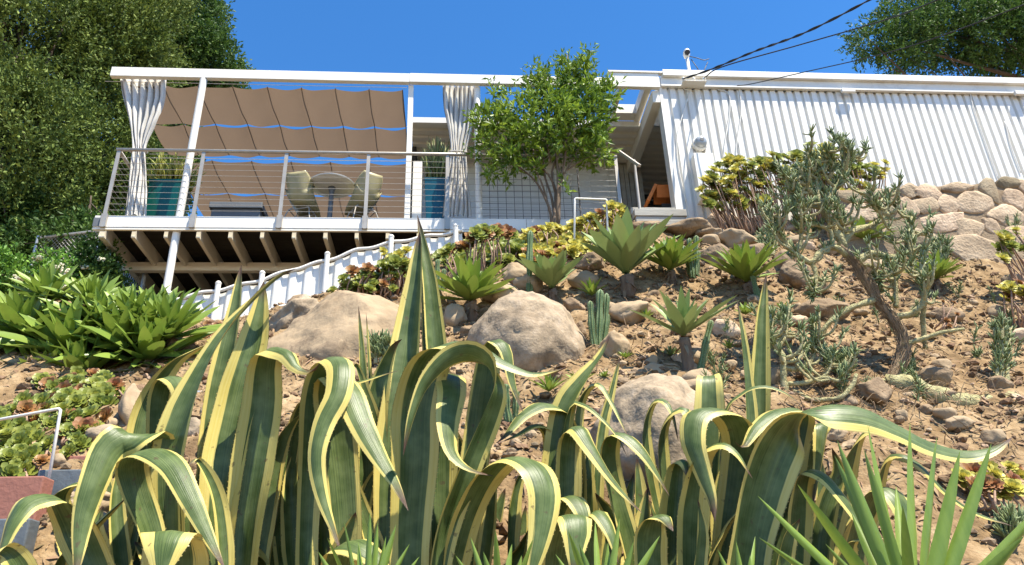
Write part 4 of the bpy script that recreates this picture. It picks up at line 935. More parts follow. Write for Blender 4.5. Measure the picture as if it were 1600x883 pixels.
for pts, r in (([(862, 352), (858, 325), (838, 285), (812, 262), (795, 250)], 7), ([(865, 352), (856, 320), (846, 285), (830, 255), (815, 230)], 6), ([(868, 352), (862, 310), (850, 270), (850, 230)], 7), ([(866, 352), (868, 300), (858, 275), (846, 262)], 10), ([(870, 352), (872, 300), (870, 250), (866, 215), (862, 170)], 8),
               ([(872, 352), (873, 290), (880, 265), (884, 235), (890, 190), (890, 120), (886, 85)], 7), ([(873, 345), (875, 300), (876, 275), (870, 250)], 6), ([(874, 340), (874, 300), (880, 275), (905, 230), (925, 165)], 5), ([(868, 300), (862, 270), (880, 225), (915, 150), (920, 85)], 5), ([(850, 262), (820, 215), (790, 180), (770, 145)], 4), ([(860, 250), (848, 190), (843, 110)], 4), ([(880, 270), (910, 250), (935, 240)], 4), ([(815, 262), (780, 240), (750, 195)], 4)):
    Q = spline([atY(x, y, BY+(.04*math.sin(x))) for x, y in pts], 16); Q[0][2] -= .03; k = pxm(Q[0]); mb.tube(Q, np.linspace(r*k*.38, r*k*.13, 16), 7, bump=.06, rng=random.Random(3))
mb.build('stems', M['bark'], yt, smooth=True)

# ------------------------------------------------------------------ rosette plants
def rosette(mb, c, axis, R, n, a0, a1, wmax, seed, rows=6, cup=.2, recurve=.35, tipw=.02, wpos=.5, lmin=.55):
    rng = random.Random(seed); ax = unit(axis); e1 = unit(np.cross(ax, [0.31, .2, .9])); e2 = np.cross(ax, e1)
    for i in range(n):
        f = (i+.5)/n; ang = i*2.39996+rng.uniform(-.15, .15); th = math.radians(a0+(a1-a0)*f**.8+rng.uniform(-9, 9))
        rd = e1*math.cos(ang)+e2*math.sin(ang); sd = np.cross(ax, rd)
        L = R*(lmin+(1-lmin)*min(1, f*1.5))*rng.uniform(.78, 1.08); W = wmax*R*rng.uniform(.88, 1.1)*(.6+.4*min(1, 2*f))
        V = []; p = np.asarray(c, float).copy(); t_ = th; tw = rng.uniform(-.45, .45); rc_ = recurve*rng.uniform(.3, 2.2)
        for k in range(rows+1):
            u = k/rows; dr = rd*math.sin(t_)+ax*math.cos(t_); nr = ax*math.sin(t_)-rd*math.cos(t_)
            w = W*(.42*(1-u)+ (math.sin(math.pi*min(1, (u/wpos)*.5 if u < wpos else .5+.5*(u-wpos)/(1-wpos)))**.75)*.92)*.5
            if k == rows: w = tipw*W
            s2 = sd*math.cos(tw*u)+nr*math.sin(tw*u)
            V += [p-s2*w+nr*cup*w*2, p-nr*0, p+s2*w+nr*cup*w*2]
            p = p+dr*L/rows; t_ += rc_*(1 if f > .25 else .2)*u/rows*(1 if u > .3 else -.6)
        Fc = []
        for k in range(rows):
            for q in range(2): Fc.append((k*3+q, k*3+q+1, k*3+q+4, k*3+q+3))
        mb.add(V, Fc)
def agave_plant(name, lab, px, py, Rpx, seed, m='soft_agave', n=26, a1=82, wmax=.30, axis=(0, -.25, 1), Y=None, stem=True, stem_m='dead_leaf', group=None, root_px=None, recurve=.35, cat='agave', wpos=.5, a0=4, lmin=.7, skirt=True, stem_r=None):
    """(px,py) is the heart of the rosette"""
    rng = random.Random(seed)
    if Y is None: gg = ground(*(root_px or (px, py+Rpx*.25))); Y = gg[1]-.02
    c = atY(px, py, Y); k = pxm(c); R = Rpx*k
    gz = h1(c[0], c[1]+.02); base = (c[0], c[1]+.02, min(gz, c[2]))
    t = thing(name, lab, cat, base, group); mb = MB(); rosette(mb, c, axis, R, n, a0, a1, wmax, seed, 8, recurve=recurve, wpos=wpos, lmin=lmin); mb.build('leaves', M[m], t, smooth=True)
    if stem:
        mb = MB(); P = spline([(base[0], base[1], base[2]-.08), (base[0]+.01, base[1]-.01, (base[2]+c[2])/2), c-np.asarray(axis)*.02], 8); mb.tube(P, [stem_r or max(.02, R*.10)]*8, 9, bump=.15, rng=rng)
        st_ = mb.build('stem', M['bark'], t, smooth=True)
        mb = MB(); rosette(mb, c-np.array([0, 0, R*.10]), (0, 0, 1), R*.5, 9 if skirt else 3, 110, 165, .11, seed+1, 5); mb.build('dead_leaves', M['dead_leaf'], st_, smooth=True)
    return t
AG = [(735, 470, 82, 'soft_agave', 'wide green rosette above and left of the large rounded boulder', 26, 70), (862, 450, 62, 'blue_agave', 'small blue green rosette behind the large rounded boulder', 24, 52), (978, 428, 96, 'blue_agave', 'biggest cup shaped blue green rosette at the top of the slope', 30, 48),
      (1047, 422, 62, 'soft_agave', 'dark green rosette just right of the biggest cup shaped rosette', 24, 62), (1166, 440, 72, 'soft_agave', 'bright green rosette clump with a leaning cactus stem', 26, 62), (1350, 375, 44, 'soft_agave', 'yellow green rosette behind the branching succulent', 20, 75), (1462, 436, 46, 'soft_agave', 'bright green rosette at the foot of the stone wall', 20, 70)]
for i, (x, y, R, m, lab, n, a1) in enumerate(AG):
    agave_plant('soft_agave', lab, x, y, R*1.16, 40+i, m, (44 if m == 'soft_agave' else 38), a1*1.12, .175 if m == 'soft_agave' else .235, stem=True, recurve=.12)
agave_plant('blue_agave', 'open blue grey rosette on a thick red brown stem in the middle of the slope', 1068, 525, 100, 60, 'blue_agave', 20, 72, .17, recurve=.1, root_px=(1075, 584), stem=True, wpos=.4, skirt=False, stem_r=.045)
SM = [(858, 612, 40, 'small yellow green rosette below the large rounded boulder', 'soft_agave'), (905, 602, 34, 'small yellow green rosette right of the tip of the curling agave leaf', 'soft_agave'), (978, 560, 18, 'tiny rosette right of the smooth pale stone', 'soft_agave'), (1010, 496, 20, 'tiny rosette beside the long tilted stone', 'soft_agave'),
      (1048, 556, 24, 'tiny pale rosette left of the red brown stem', 'blue_agave'), (925, 462, 36, 'green rosette behind the ribbed cactus cluster', 'soft_agave'), (1165, 492, 28, 'small yellow green rosette below the leaning cactus stem', 'soft_agave'), (1140, 545, 20, 'tiny green rosette right of the red brown stem', 'soft_agave'), (1222, 485, 20, 'small rosette topped stem left of the wide flat stone', 'soft_agave'), (945, 590, 16, 'tiny rosette below the smooth pale stone', 'soft_agave')]
for i, (x, y, R, lab, m) in enumerate(SM): agave_plant('small_agave', lab, x, y, R, 80+i, m, 20, 75, .17, stem=False)
# the soft agave clump on the left
CL = [(30, 520, 92, 'large soft agave head at the left edge'), (100, 545, 96, 'soft agave head with spreading leaves second from the left edge'), (125, 590, 88, 'soft agave head hanging lowest in the clump'), (185, 540, 92, 'soft agave head in the middle of the clump'), (222, 560, 92, 'soft agave head at the lower right of the clump'),
      (262, 520, 82, 'soft agave head at the right end of the clump by the fence'), (200, 500, 70, 'soft agave head at the back of the clump under the deck'), (150, 505, 70, 'soft agave head at the back left of the clump'), (60, 590, 74, 'low shaded soft agave head at the left of the clump'), (72, 462, 66, 'soft agave head at the back by the flowering shrub'), (138, 470, 62, 'soft agave head at the back between the shrub and the deck post'), (240, 500, 64, 'small soft agave head behind the right end of the clump')]
for i, (x, y, R, lab) in enumerate(CL):
    agave_plant('soft_agave', lab, x+6, y+10, R*1.3, 140+i, 'soft_agave', 42, 88, .175, axis=(.2*math.sin(i*2), -.75, .9), Y=6.15+.12*(600-y)/50, group='soft agave heads in the left clump', recurve=.25)

def spoon(mb, c, axis, R, n, seed):
    rng = random.Random(seed); ax = unit(axis); e1 = unit(np.cross(ax, [0.3, .25, .9])); e2 = np.cross(ax, e1)
    for i in range(n):
        f = (i+.5)/n; ang = i*2.39996; th = math.radians(12+72*f**.7); rd = e1*math.cos(ang)+e2*math.sin(ang); sd = np.cross(ax, rd); L = R*(.4+.6*f)*rng.uniform(.9, 1.08); W = R*.24*(.6+.5*f)
        V = []
        for u, w in ((0.1, .35), (.55, .8), (.85, 1.0), (1.0, .25)):
            a = th+.25*(u-.5)-.5*u*u*.4; dr = rd*math.sin(a)+ax*math.cos(a); nr = ax*math.sin(a)-rd*math.cos(a); p = np.asarray(c)+dr*L*u
            V += [p-sd*W*w+nr*W*.22*w, p, p+sd*W*w+nr*W*.22*w]
        mb.add(V, [(k*3+q, k*3+q+1, k*3+q+4, k*3+q+3) for k in range(3) for q in range(2)])
def aeonium(lab, blobs, n, Rpx, seed, m='aeonium', red=.25, Y=None, group=None, lift=.10, m2='aeonium_red', base_px=None):
    rng = random.Random(seed); RO_ = []; ST_ = []; b0 = blobs[0]
    pts = []
    tries = 0
    while len(pts) < n and tries < 4000:
        tries += 1; b = rng.choices(blobs, weights=[q[2]*q[3] for q in blobs])[0]; a = rng.uniform(0, 6.28); r = math.sqrt(rng.random())
        x, y = b[0]+b[2]*r*math.cos(a), b[1]+b[3]*r*math.sin(a)
        if all((x-p[0])**2+(y-p[1])**2 > (Rpx*.42)**2 for p in pts): pts.append((x, y))
    for j, (x, y) in enumerate(pts):
        if Y is None: gg = ground(x, y); yy = gg[1]-lift*rng.uniform(.2, 1.9)
        else: yy = Y+rng.uniform(-.14, .14)
        c = atY(x, y, yy); R = Rpx*pxm(c)*rng.uniform(.7, 1.25)
        if Y is None: g0 = np.array([c[0], c[1]+.05, h1(c[0], c[1]+.05)-.03])
        else: q = ground(base_px[0]+(x-base_px[0])*.6, base_px[1]) if base_px[1] > 0 else c; g0 = np.array([c[0]*.5+q[0]*.5, Y+.05, h1(c[0], Y)-.05])
        tgt = MB(); RO_.append((tgt, m2 if rng.random() < red else m))
        spoon(tgt, c, (rng.uniform(-.45, .45), (-.9 if Y is None else -.8)+rng.uniform(-.3, .3), (.4 if Y is None else .5)+rng.uniform(-.25, .3)), R, 28, seed*100+j)
        mid = (c+g0)/2+np.array([rng.uniform(-.1, .1), -.03-.08*rng.random(), -.05]); S = MB(); S.tube(spline([g0, mid, c], 7), np.linspace(.010, .006, 7), 6); ST_.append(S)
    base = ground(*(base_px or (b0[0], b0[1]+b0[3]))) if Y is None else np.array([atY(b0[0], b0[1], Y)[0], Y, h1(atY(b0[0], b0[1], Y)[0], Y)])
    t = thing('aeonium', lab, 'succulent', base, group)
    for q, mm in RO_: q.build('rosette', M[mm], t, smooth=True)
    for q in ST_: q.build('stem', M['aeonium_stem'], t, smooth=True)
    return t
aeonium('mound of yellow green spoon leaved rosettes behind the left tube handrail', [(60, 680, 75, 55), (120, 640, 60, 45), (30, 720, 40, 25)], 80, 19, 1, red=.12)
aeonium('pinkish brown rosettes at the top of the left mound under the soft agaves', [(120, 606, 62, 26), (60, 640, 40, 18)], 44, 16, 2, m='aeonium', red=.3)
aeonium('yellow green and red rosettes on top of the huge boulder', [(585, 440, 55, 22), (620, 425, 25, 20), (545, 455, 25, 10)], 70, 13, 3, Y=7.0, base_px=(585, 470), red=.3)
aeonium('tall bare stemmed rosettes rising above the huge boulder', [(605, 395, 12, 20), (632, 405, 10, 15)], 9, 10, 4, m='aeonium_gold', red=0, Y=7.1, base_px=(610, 460))
aeonium('yellow green rosettes left of the young tree under the deck edge', [(770, 385, 42, 26), (720, 400, 34, 14)], 80, 15, 5, red=.14, lift=.10)
aeonium('yellow and red rosettes below the young tree trunk', [(860, 378, 45, 24), (835, 400, 20, 10)], 75, 13, 6, m='aeonium_gold', red=.16, lift=.10)
aeonium('yellow rosettes behind the thin tube handrail by the pale step', [(925, 375, 40, 34), (960, 335, 18, 14), (930, 340, 12, 10)], 75, 13, 7, m='aeonium_gold', red=.08, lift=.13)
aeonium('tall yellow rosettes on bare stems against the corrugated wall near the meter box', [(1150, 285, 55, 36), (1120, 295, 25, 18), (1180, 270, 40, 26), (1150, 312, 50, 16)], 96, 12, 8, m='aeonium_gold', m2='aeonium', red=.4, Y=7.95, base_px=(1155, 336))
aeonium('taller yellow rosettes against the corrugated wall above the branching succulent', [(1240, 255, 40, 24), (1300, 255, 55, 28), (1280, 240, 30, 14), (1350, 270, 30, 20), (1255, 285, 40, 20), (1290, 300, 75, 14)], 99, 13, 9, m='aeonium_gold', m2='aeonium', red=.4, Y=7.95, base_px=(1290, 336))
aeonium('lone stalk of yellow rosettes above the left end of the stone wall', [(1381, 262, 5, 8)], 3, 9, 10, m='aeonium_gold', red=0, Y=7.9, base_px=(1368, 300))
aeonium('rosettes on branching stems at the right edge of the slope', [(1580, 380, 22, 26), (1560, 400, 14, 16)], 16, 12, 11, m='aeonium', m2='aeonium_gold', red=.5, Y=6.75, base_px=(1580, 440))
aeonium('yellow rosettes on stems at the right edge below the stone wall', [(1585, 460, 22, 22)], 13, 12, 12, m='aeonium_gold', red=.1, Y=6.4, base_px=(1590, 500))
aeonium('plump yellow rosettes with red leaves behind the sword leaves', [(1560, 750, 45, 26), (1520, 745, 18, 14)], 20, 18, 13, m='aeonium_gold', red=.25, lift=.12)
aeonium('small reddish rosettes beside the pale slab at the end of the soft agave clump', [(330, 520, 20, 14)], 9, 11, 14, m='aeonium_gold', red=.5, lift=.1)
aeonium('small dark rosettes on bare stems right of the branching succulent', [(1480, 490, 18, 22)], 7, 7, 15, m='aeonium_red', red=1, Y=6.3, base_px=(1482, 540))

# ------------------------------------------------------------------ cacti and branching succulents
def ribbed(lab, stems, name='column_cactus', Y=None, group=None, r=None, m='cactus'):
    t = None; out = []
    g = ground(*stems[0][0]); Y0 = g[1] if Y is None else Y
    t = thing(name, lab, 'cactus', atY(stems[0][0][0], stems[0][0][1], Y0), group)
    for si, (a, b, w) in enumerate(stems):
        A = atY(a[0], a[1], Y0+.03*si); B = atY(b[0], b[1], Y0+.03*si-.02); A[2] = min(A[2], h1(A[0], A[1])-.02) if A[2] > h1(A[0], A[1]) else A[2]
        n = 26; P = spline([A, (A+B)/2+[.008*((si % 3)-1), 0, 0], B], n); k = pxm(B); rr = w*k/2
        mb = MB(); V = []; nr = 8*2
        T = unit(B-A); e1 = unit(np.cross(T, (0, 1, 0.1))); e2 = np.cross(T, e1)
        for i in range(n):
            u = i/(n-1); s = rr*(1.0 if u < .9 else math.sqrt(max(.02, 1-((u-.9)/.1)**2)))*(.9+.12*math.sin(u*14+si))
            for q in range(nr):
                an = 2*math.pi*q/nr; f = 1.0 if q % 2 == 0 else .72; V.append(P[i]+(e1*math.cos(an)+e2*math.sin(an))*s*f)
        Fc = [(i*nr+q, i*nr+(q+1) % nr, (i+1)*nr+(q+1) % nr, (i+1)*nr+q) for i in range(n-1) for q in range(nr)]+[tuple((n-1)*nr+q for q in range(nr))]
        mb.add(V, Fc); mb.build('stem', M[m], t)
        sp = MB(); rng = random.Random(si)
        for i in range(1, n-1):
            for q in range(0, nr, 2):
                an = 2*math.pi*q/nr; d = e1*math.cos(an)+e2*math.sin(an); p = V[i*nr+q]
                for _ in range(2):
                    dd = unit(d+np.array([rng.uniform(-.6, .6) for _ in range(3)])); sdv = unit(np.cross(dd, T))*.0012; sp.add([p-sdv, p+sdv, p+dd*.016], [(0, 1, 2)])
        sp.build('spines', M['spine'], t)
    return t
ribbed('slim ribbed cactus column left of the small blue green rosette', [((828, 462), (829, 360), 11)])
ribbed('cluster of upright ribbed cactus stems right of the large boulder', [((930, 548), (922, 470), 11), ((934, 552), (938, 452), 13), ((940, 548), (948, 458), 11), ((926, 552), (930, 480), 10), ((945, 540), (950, 490), 9)])
ribbed('pale cactus stems right of the dark green rosette', [((1082, 432), (1077, 372), 9), ((1086, 430), (1088, 368), 9), ((1078, 432), (1068, 384), 8), ((1090, 432), (1092, 392), 8)])
ribbed('thin cactus stem leaning out of the bright green rosette clump', [((1186, 470), (1166, 380), 10)])
ribbed('pale slender cactus beside the red brown rosette stem', [((1092, 584), (1112, 500), 11), ((1096, 582), (1106, 540), 8)])
ribbed('thin cactus hidden behind the curling agave leaves', [((795, 660), (790, 600), 14), ((805, 660), (806, 610), 12)])
ribbed('thin pale cactus left of the wide green rosette', [((685, 460), (684, 405), 9), ((690, 462), (694, 420), 8)])

def fingers(mb, p, d, n, L, r, rng, spread=.9):
    d = unit(d)
    for _ in range(n):
        v = unit(d+np.array([rng.gauss(0, spread*.6) for _ in range(3)])); l = L*rng.uniform(.6, 1.2); q = p+v*.006
        mb.tube([q, q+v*l*.5+np.array([0, 0, .05*l]), q+v*l*.92+np.array([0, 0, .14*l]), q+v*l+np.array([0, 0, .16*l])], [r, r*.95, r*.6, r*.12], 5)
def branching(name, lab, branches, Y, base_px, leafy, seed, cat='succulent', Lf=.062, rf=.0058, spines=True, m='pale_stem', trunk=False, nsub=7):
    """branches: list of (pixel points with depth offset, start width px, end width px, leafy share)"""
    subs = []; rng = random.Random(seed); t = thing(name, lab, cat, atY(base_px[0], base_px[1], Y)); mb = MB(); fg = MB(); sp = MB()
    for bi, (pts, w0, w1, share) in enumerate(branches):
        dy = rng.uniform(-.12, .12) if bi else 0; N = 22
        Q = spline([atY(x, y, Y+dy*min(1, i/2)) for i, (x, y) in enumerate(pts)], N); k = pxm(Q[0])
        rad = np.linspace(w0, w1, N)*k*(.42 if bi == 0 else .46)*(1+.2*np.array([fbm((i*.7+bi*3, seed, 1), 2) for i in range(N)]))
        if bi == 0 and trunk:
            tk = MB(); tk.tube(Q, rad, 12, bump=.3, rng=rng); tk.build('trunk', M['shaggy'], t, smooth=True); fb = MB()
            for _ in range(420):
                i = rng.randrange(0, N-3); a = rng.uniform(0, 6.28); p = Q[i]+rad[i]*1.02*np.array([math.cos(a), math.sin(a), 0]); q = Q[i+2]+rad[i+2]*1.25*np.array([math.cos(a+.3), math.sin(a+.3), 0])+np.array([rng.gauss(0, .012) for _ in range(3)])
                fb.tube([p, (p+q)/2+np.array([math.cos(a), math.sin(a), 0])*.012, q], [.003, .0025, .001], 4, cap=False)
            fb.build('bark_fibres', M['dead_leaf'], t)
        else: mb.tube(Q, rad, 9, bump=.24, rng=rng)
        if share > 0 and spines: subs.append((Q, rad))
        for i in range(N):
            u = i/(N-1); T = unit(Q[min(i+1, N-1)]-Q[max(i-1, 0)])
            if u > 1-share:
                for _ in range(3):
                    a = rng.uniform(0, 6.28); e1 = unit(np.cross(T, (.1, 1, .1))); e2 = np.cross(T, e1); d = e1*math.cos(a)+e2*math.sin(a)
                    fingers(fg, Q[i]+d*rad[i]*.7, d+T*.9+np.array([0, 0, .5]), 2, Lf, rf, rng, .5)
            elif spines:
                for _ in range(16):
                    a = rng.uniform(0, 6.28); e1 = unit(np.cross(T, (.1, 1, .1))); e2 = np.cross(T, e1); d = unit(e1*math.cos(a)+e2*math.sin(a)+T*rng.uniform(-.5, .5)); p = Q[i]+d*rad[i]*.9+T*rng.uniform(-.02, .02)
                    sdv = unit(np.cross(d, T))*.0011; sp.add([p-sdv, p+sdv, p+d*rng.uniform(.015, .045)], [(0, 1, 2)])
        if share > 0: fingers(fg, Q[-1], unit(Q[-1]-Q[-3])+np.array([0, 0, .4]), 8, Lf*1.15, rf, rng, .7)
    for Q, rad in list(subs):
        for _ in range(nsub):
            i = rng.randrange(len(Q)//3, len(Q)); d = unit([rng.gauss(0, .9), rng.gauss(-.2, .5), rng.uniform(-.3, .9)]); L = rng.uniform(.10, .30)
            E = spline([Q[i], Q[i]+d*L*.5+np.array([0, 0, -.015]), Q[i]+d*L*.8+np.array([0, 0, L*.3])], 9); mb.tube(E, np.linspace(min(rad[i]*.8, .016), .008, 9), 7, bump=.15, rng=rng)
            for k in range(1, 7):
                for _ in range(6):
                    T = unit(E[k+1]-E[k]); d2 = unit(np.array([rng.gauss(0, 1) for _ in range(3)])); sdv = unit(np.cross(d2, T))*.0012; sp.add([E[k]-sdv, E[k]+sdv, E[k]+d2*rng.uniform(.015, .04)], [(0, 1, 2)])
            for k in range(6, 9): fingers(fg, E[k], unit(E[k]-E[k-1])+np.array([0, 0, .3]), 4, Lf, rf, rng, .8)
    mb.build('branches', M[m], t, smooth=True)
    if fg.n: fg.build('finger_leaves', M['finger'], t, smooth=True)
    if sp.n: sp.build('spines', M['spine'], t)
    return t
g = ground(1392, 600); YB = g[1]-.02
branching('branching_succulent', 'large branching spiny succulent with a curved corky trunk and finger leaved tips', [
    ([(1372, 640), (1392, 598), (1410, 560), (1411, 525), (1392, 494), (1368, 466), (1350, 432), (1330, 402), (1312, 384)], 21, 13, 0),
    ([(1340, 408), (1362, 396), (1392, 402), (1415, 392), (1424, 370), (1424, 340)], 12, 8, .25), ([(1314, 386), (1332, 362), (1364, 352), (1384, 335), (1388, 305)], 12, 8, .35),
    ([(1388, 335), (1372, 330), (1362, 312), (1360, 298)], 7, 6, .6), ([(1320, 388), (1304, 358), (1288, 330), (1276, 302), (1280, 262)], 14, 9, .6), ([(1288, 330), (1298, 302), (1312, 282), (1318, 252)], 9, 7, .65), ([(1280, 312), (1262, 292), (1250, 262)], 9, 7, .65), ([(1276, 300), (1240, 300), (1228, 272)], 8, 6, .6), ([(1262, 292), (1270, 262), (1264, 240)], 7, 6, .8),
    ([(1296, 280), (1300, 258), (1292, 235)], 7, 6, .8), ([(1318, 262), (1330, 246), (1328, 230)], 7, 6, .8),
    ([(1330, 402), (1302, 386), (1280, 396), (1268, 410), (1244, 396), (1226, 376), (1215, 350)], 11, 7, .4), ([(1268, 408), (1275, 432), (1270, 462)], 8, 6, .3), ([(1244, 396), (1252, 372), (1246, 345), (1238, 320)], 8, 6, .6), ([(1226, 376), (1212, 362), (1205, 335)], 7, 6, .7), ([(1300, 386), (1296, 360), (1262, 345), (1255, 318)], 8, 6, .6), ([(1312, 384), (1318, 350), (1310, 325)], 9, 7, .5),
    ([(1370, 468), (1332, 480), (1300, 500), (1282, 520)], 11, 6, 0), ([(1300, 500), (1285, 528), (1300, 560)], 6, 4, 0), ([(1395, 495), (1425, 490), (1444, 468), (1440, 430), (1444, 392)], 11, 8, .6), ([(1444, 470), (1442, 500), (1446, 545)], 9, 8, 0), ([(1408, 540), (1440, 530), (1470, 520), (1506, 514)], 10, 5, 0), ([(1440, 440), (1425, 420), (1426, 390), (1420, 370)], 8, 6, .7), ([(1400, 480), (1398, 440), (1388, 410)], 9, 7, .5), ([(1350, 440), (1352, 415), (1366, 420), (1374, 440)], 7, 5, .3),
    ([(1385, 605), (1420, 608), (1455, 620), (1500, 630), (1548, 632), (1600, 625)], 48, 26, 0), ([(1392, 595), (1350, 600), (1320, 620), (1296, 640)], 12, 5, 0)], YB, (1385, 615), 0, 21, trunk=True)
g = ground(1228, 612)
branching('branching_succulent', 'low spreading spiny succulent left of the large branching one', [([(1226, 618), (1224, 580), (1222, 555), (1206, 530), (1206, 492)], 13, 9, .45), ([(1222, 575), (1250, 576), (1270, 560), (1274, 535), (1270, 505)], 9, 6, .4), ([(1230, 600), (1260, 598), (1288, 590), (1310, 595), (1322, 580)], 8, 6, .2), ([(1240, 612), (1270, 625), (1310, 622), (1330, 605), (1338, 585)], 9, 7, 0), ([(1216, 545), (1228, 520), (1228, 490)], 7, 6, .5), ([(1288, 590), (1296, 572), (1290, 552)], 6, 5, .5)], g[1]-.02, (1226, 618), 0, 22)
for i, (x, y, hh, lab) in enumerate([(1566, 600, 100, 'upright finger leaved stem near the right edge of the slope'), (1318, 590, 34, 'short tuft of finger leaves behind the arching leaf'), (1418, 592, 22, 'small tuft of finger leaves right of the curved trunk'), (1588, 400, 60, 'finger leaved stem in front of the stone wall at the right edge'), (1470, 420, 48, 'slim finger leaved stem at the left foot of the stone wall'), (1580, 850, 40, 'finger leaves low at the right edge beside the sword leaves'), (595, 568, 40, 'thin finger leaved stem in front of the huge boulder'), (1200, 400, 40, 'finger leaved stem right of the bright green rosette clump'), (1246, 330, 50, 'finger leaved stem below the tall yellow rosettes')]):
    g = ground(x, y); b = [([(x+j*7, y), (x+j*9, y-hh*.5), (x+j*(12 if j else 4), y-hh*(1-.12*abs(j)))], 8, 6, .85) for j in ((0, -1, 1) if hh > 30 else (0,))]
    branching('finger_succulent', lab, b, g[1]-.03, (x, y), 0, 50+i, spines=False)
for i in range(26):
    rq = random.Random(900+i); x, y = rq.uniform(1090, 1590), rq.uniform(430, 640); g = ground(x, y); fgm = MB(); k = pxm(g)
    for _ in range(rq.randint(1, 3)):
        d = unit([rq.gauss(0, .35), -.2, 1]); hh = rq.uniform(.06, .2); Q = spline([g-[0, 0, .02], g+d*hh*.5, g+d*hh], 8); fgm.tube(Q, np.linspace(.008, .005, 8), 6)
        for q in range(2, 8): fingers(fgm, Q[q], d, 4, .05, .004, rq, .9)
    tag(fgm.build('finger_sprig', M['finger'], base=g, smooth=True), 'short sprig of grey green finger leaves growing from the dirt', 'succulent', 'small finger leaved sprigs on the slope')
# fibrous dead roots under the trunk
rng = random.Random(9); mb = MB()
for _ in range(240):
    x, y = rng.gauss(1385, 55), rng.gauss(612, 16); g = ground(x, y)+np.array([0, -.02, .03]); d = unit([rng.gauss(0, 1), -.4, rng.gauss(-.2, .5)]); L = rng.uniform(.05, .14)
    mb.tube([g, g+d*L*.5+[0, 0, .015], g+d*L+[0, 0, -.01]], [.003, .0025, .001], 4, cap=False)
tag(mb.build('dry_roots', M['dead_leaf'], base=ground(1385, 612)), kind='stuff')
rng = random.Random(19); mb = MB()
for _ in range(900):
    x, y = rng.uniform(930, 1600), rng.uniform(430, 700); g = ground(x, y)+np.array([0, -.01, .02]); d = unit([rng.gauss(0, 1), rng.gauss(0, .4), rng.gauss(.2, .5)]); L = rng.uniform(.04, .16)
    mb.tube([g, g+d*L*.5+[0, 0, .01], g+d*L], [.0035, .003, .0015], 4, cap=False)
tag(mb.build('dry_twigs', M['dead_leaf'], base=ground(1300, 600)), kind='stuff')

# ------------------------------------------------------------------ the variegated agaves in front
def wprof(t):
    return np.interp(t, [0, .06, .2, .45, .65, .8, .9, .96, 1.0], [.95, .80, .80, 1.0, .90, .66, .40, .20, .012])
LEAFN = [0]
def agave_leaf(root, pts, Y, w, a=0.0, b=0.0, cup=.16, n=46, teeth=True, seed=None, prof=None, label=None):
    """one blade: photo points at depths Y, width w (photo px, mid blade); a = heading of the blade's cross direction
    (0 = faces the camera, 90 = edge on), b = its tilt"""
    LEAFN[0] += 1; rng = random.Random(seed or LEAFN[0]); m = len(pts)
    Y = np.interp(np.linspace(0, 1, m), np.linspace(0, 1, len(Y)), Y) if len(Y) != m else np.array(Y)
    aa = np.interp(np.linspace(0, 1, m), np.linspace(0, 1, len(np.atleast_1d(a))), np.atleast_1d(a)); bb = np.interp(np.linspace(0, 1, m), np.linspace(0, 1, len(np.atleast_1d(b))), np.atleast_1d(b))
    P3 = np.array([np.r_[atY(x, y, yy), A, B] for (x, y), yy, A, B in zip(pts, Y, aa, bb)])
    S = spline(P3, n); C = S[:, :3]; t = np.linspace(0, 1, n)
    T = np.gradient(C, axis=0); T /= np.linalg.norm(T, axis=1)[:, None]+1e-9
    W = w*np.array([pxm(c) for c in C])*(np.array([prof(x) for x in t]) if prof else wprof(t))*.5
    V = []; U = []; K = 8; ph = rng.uniform(0, 6)
    for i in range(n):
        A, B = math.radians(S[i, 3]), math.radians(S[i, 4]); ac = np.array([math.cos(A)*math.cos(B), math.sin(A)*math.cos(B), math.sin(B)])
        ac = ac-T[i]*(ac@T[i]); ac /= np.linalg.norm(ac)+1e-9
        nr = np.cross(ac, T[i])
        for q in range(K+1):
            u = -1+2*q/K
            off = 1.45*cup*W[i]*2*(abs(u)**1.6-.35)+.07*W[i]*math.sin(t[i]*19+ph+u*2)*abs(u)+.05*W[i]*math.sin(t[i]*9+ph*2)*u
            V.append(C[i]+ac*u*W[i]+nr*off); U.append(((u+1)/2, t[i]))
    Fc = [(i*(K+1)+q, i*(K+1)+q+1, (i+1)*(K+1)+q+1, (i+1)*(K+1)+q) for i in range(n-1) for q in range(K)]
    mb = MB(); mb.add(V, Fc, U)
    if teeth:
        Ln = float(np.linalg.norm(np.diff(C, axis=0), axis=1).sum()); nt = int(Ln/.024)
        for s_, q in ((-1, 0), (1, K)):
            for k in range(nt):
                u = (k+rng.uniform(.2, .8))/nt*.9+.02; i = min(int(u*(n-1)), n-2); f = u*(n-1)-i
                p = np.array(V[i*(K+1)+q])*(1-f)+np.array(V[(i+1)*(K+1)+q])*f; inn = np.array(V[i*(K+1)+(1 if q == 0 else K-1)]); d = unit(p-inn); h = rng.uniform(.003, .0065)*(.5+.5*min(1, W[i]/.04))
                l = T[i]*h*.75; mb.add([p-l-d*.001, p+l-d*.001, p+d*h-T[i]*h*rng.uniform(-.3, .4)], [(0, 1, 2)], [(q/K, u), (q/K, u), (q/K*.98+.01, u)])
    o = mb.build('leaf', M['agave'], root, smooth=True)
    if label: o['label'] = label
    return o
def agave_root(lab, px, Y, group='variegated agaves across the front'):
    p = atY(px, 1000, Y); p[2] = min(p[2], h1(p[0], Y)+.05)
    t = thing('variegated_agave', lab, 'agave', p, group)
    mb = MB(); z = h1(p[0], Y); mb.lathe((p[0], p[1], 0), [(.05, z-.1), (.10, z), (.11, z+.12), (.07, p[2]+.22), (.03, p[2]+.3)], 14); mb.build('stem', M['bark'], t, smooth=True)
    return t
P1 = agave_root('variegated agave at the left with leaves folding over to the lower left', 200, 3.45)
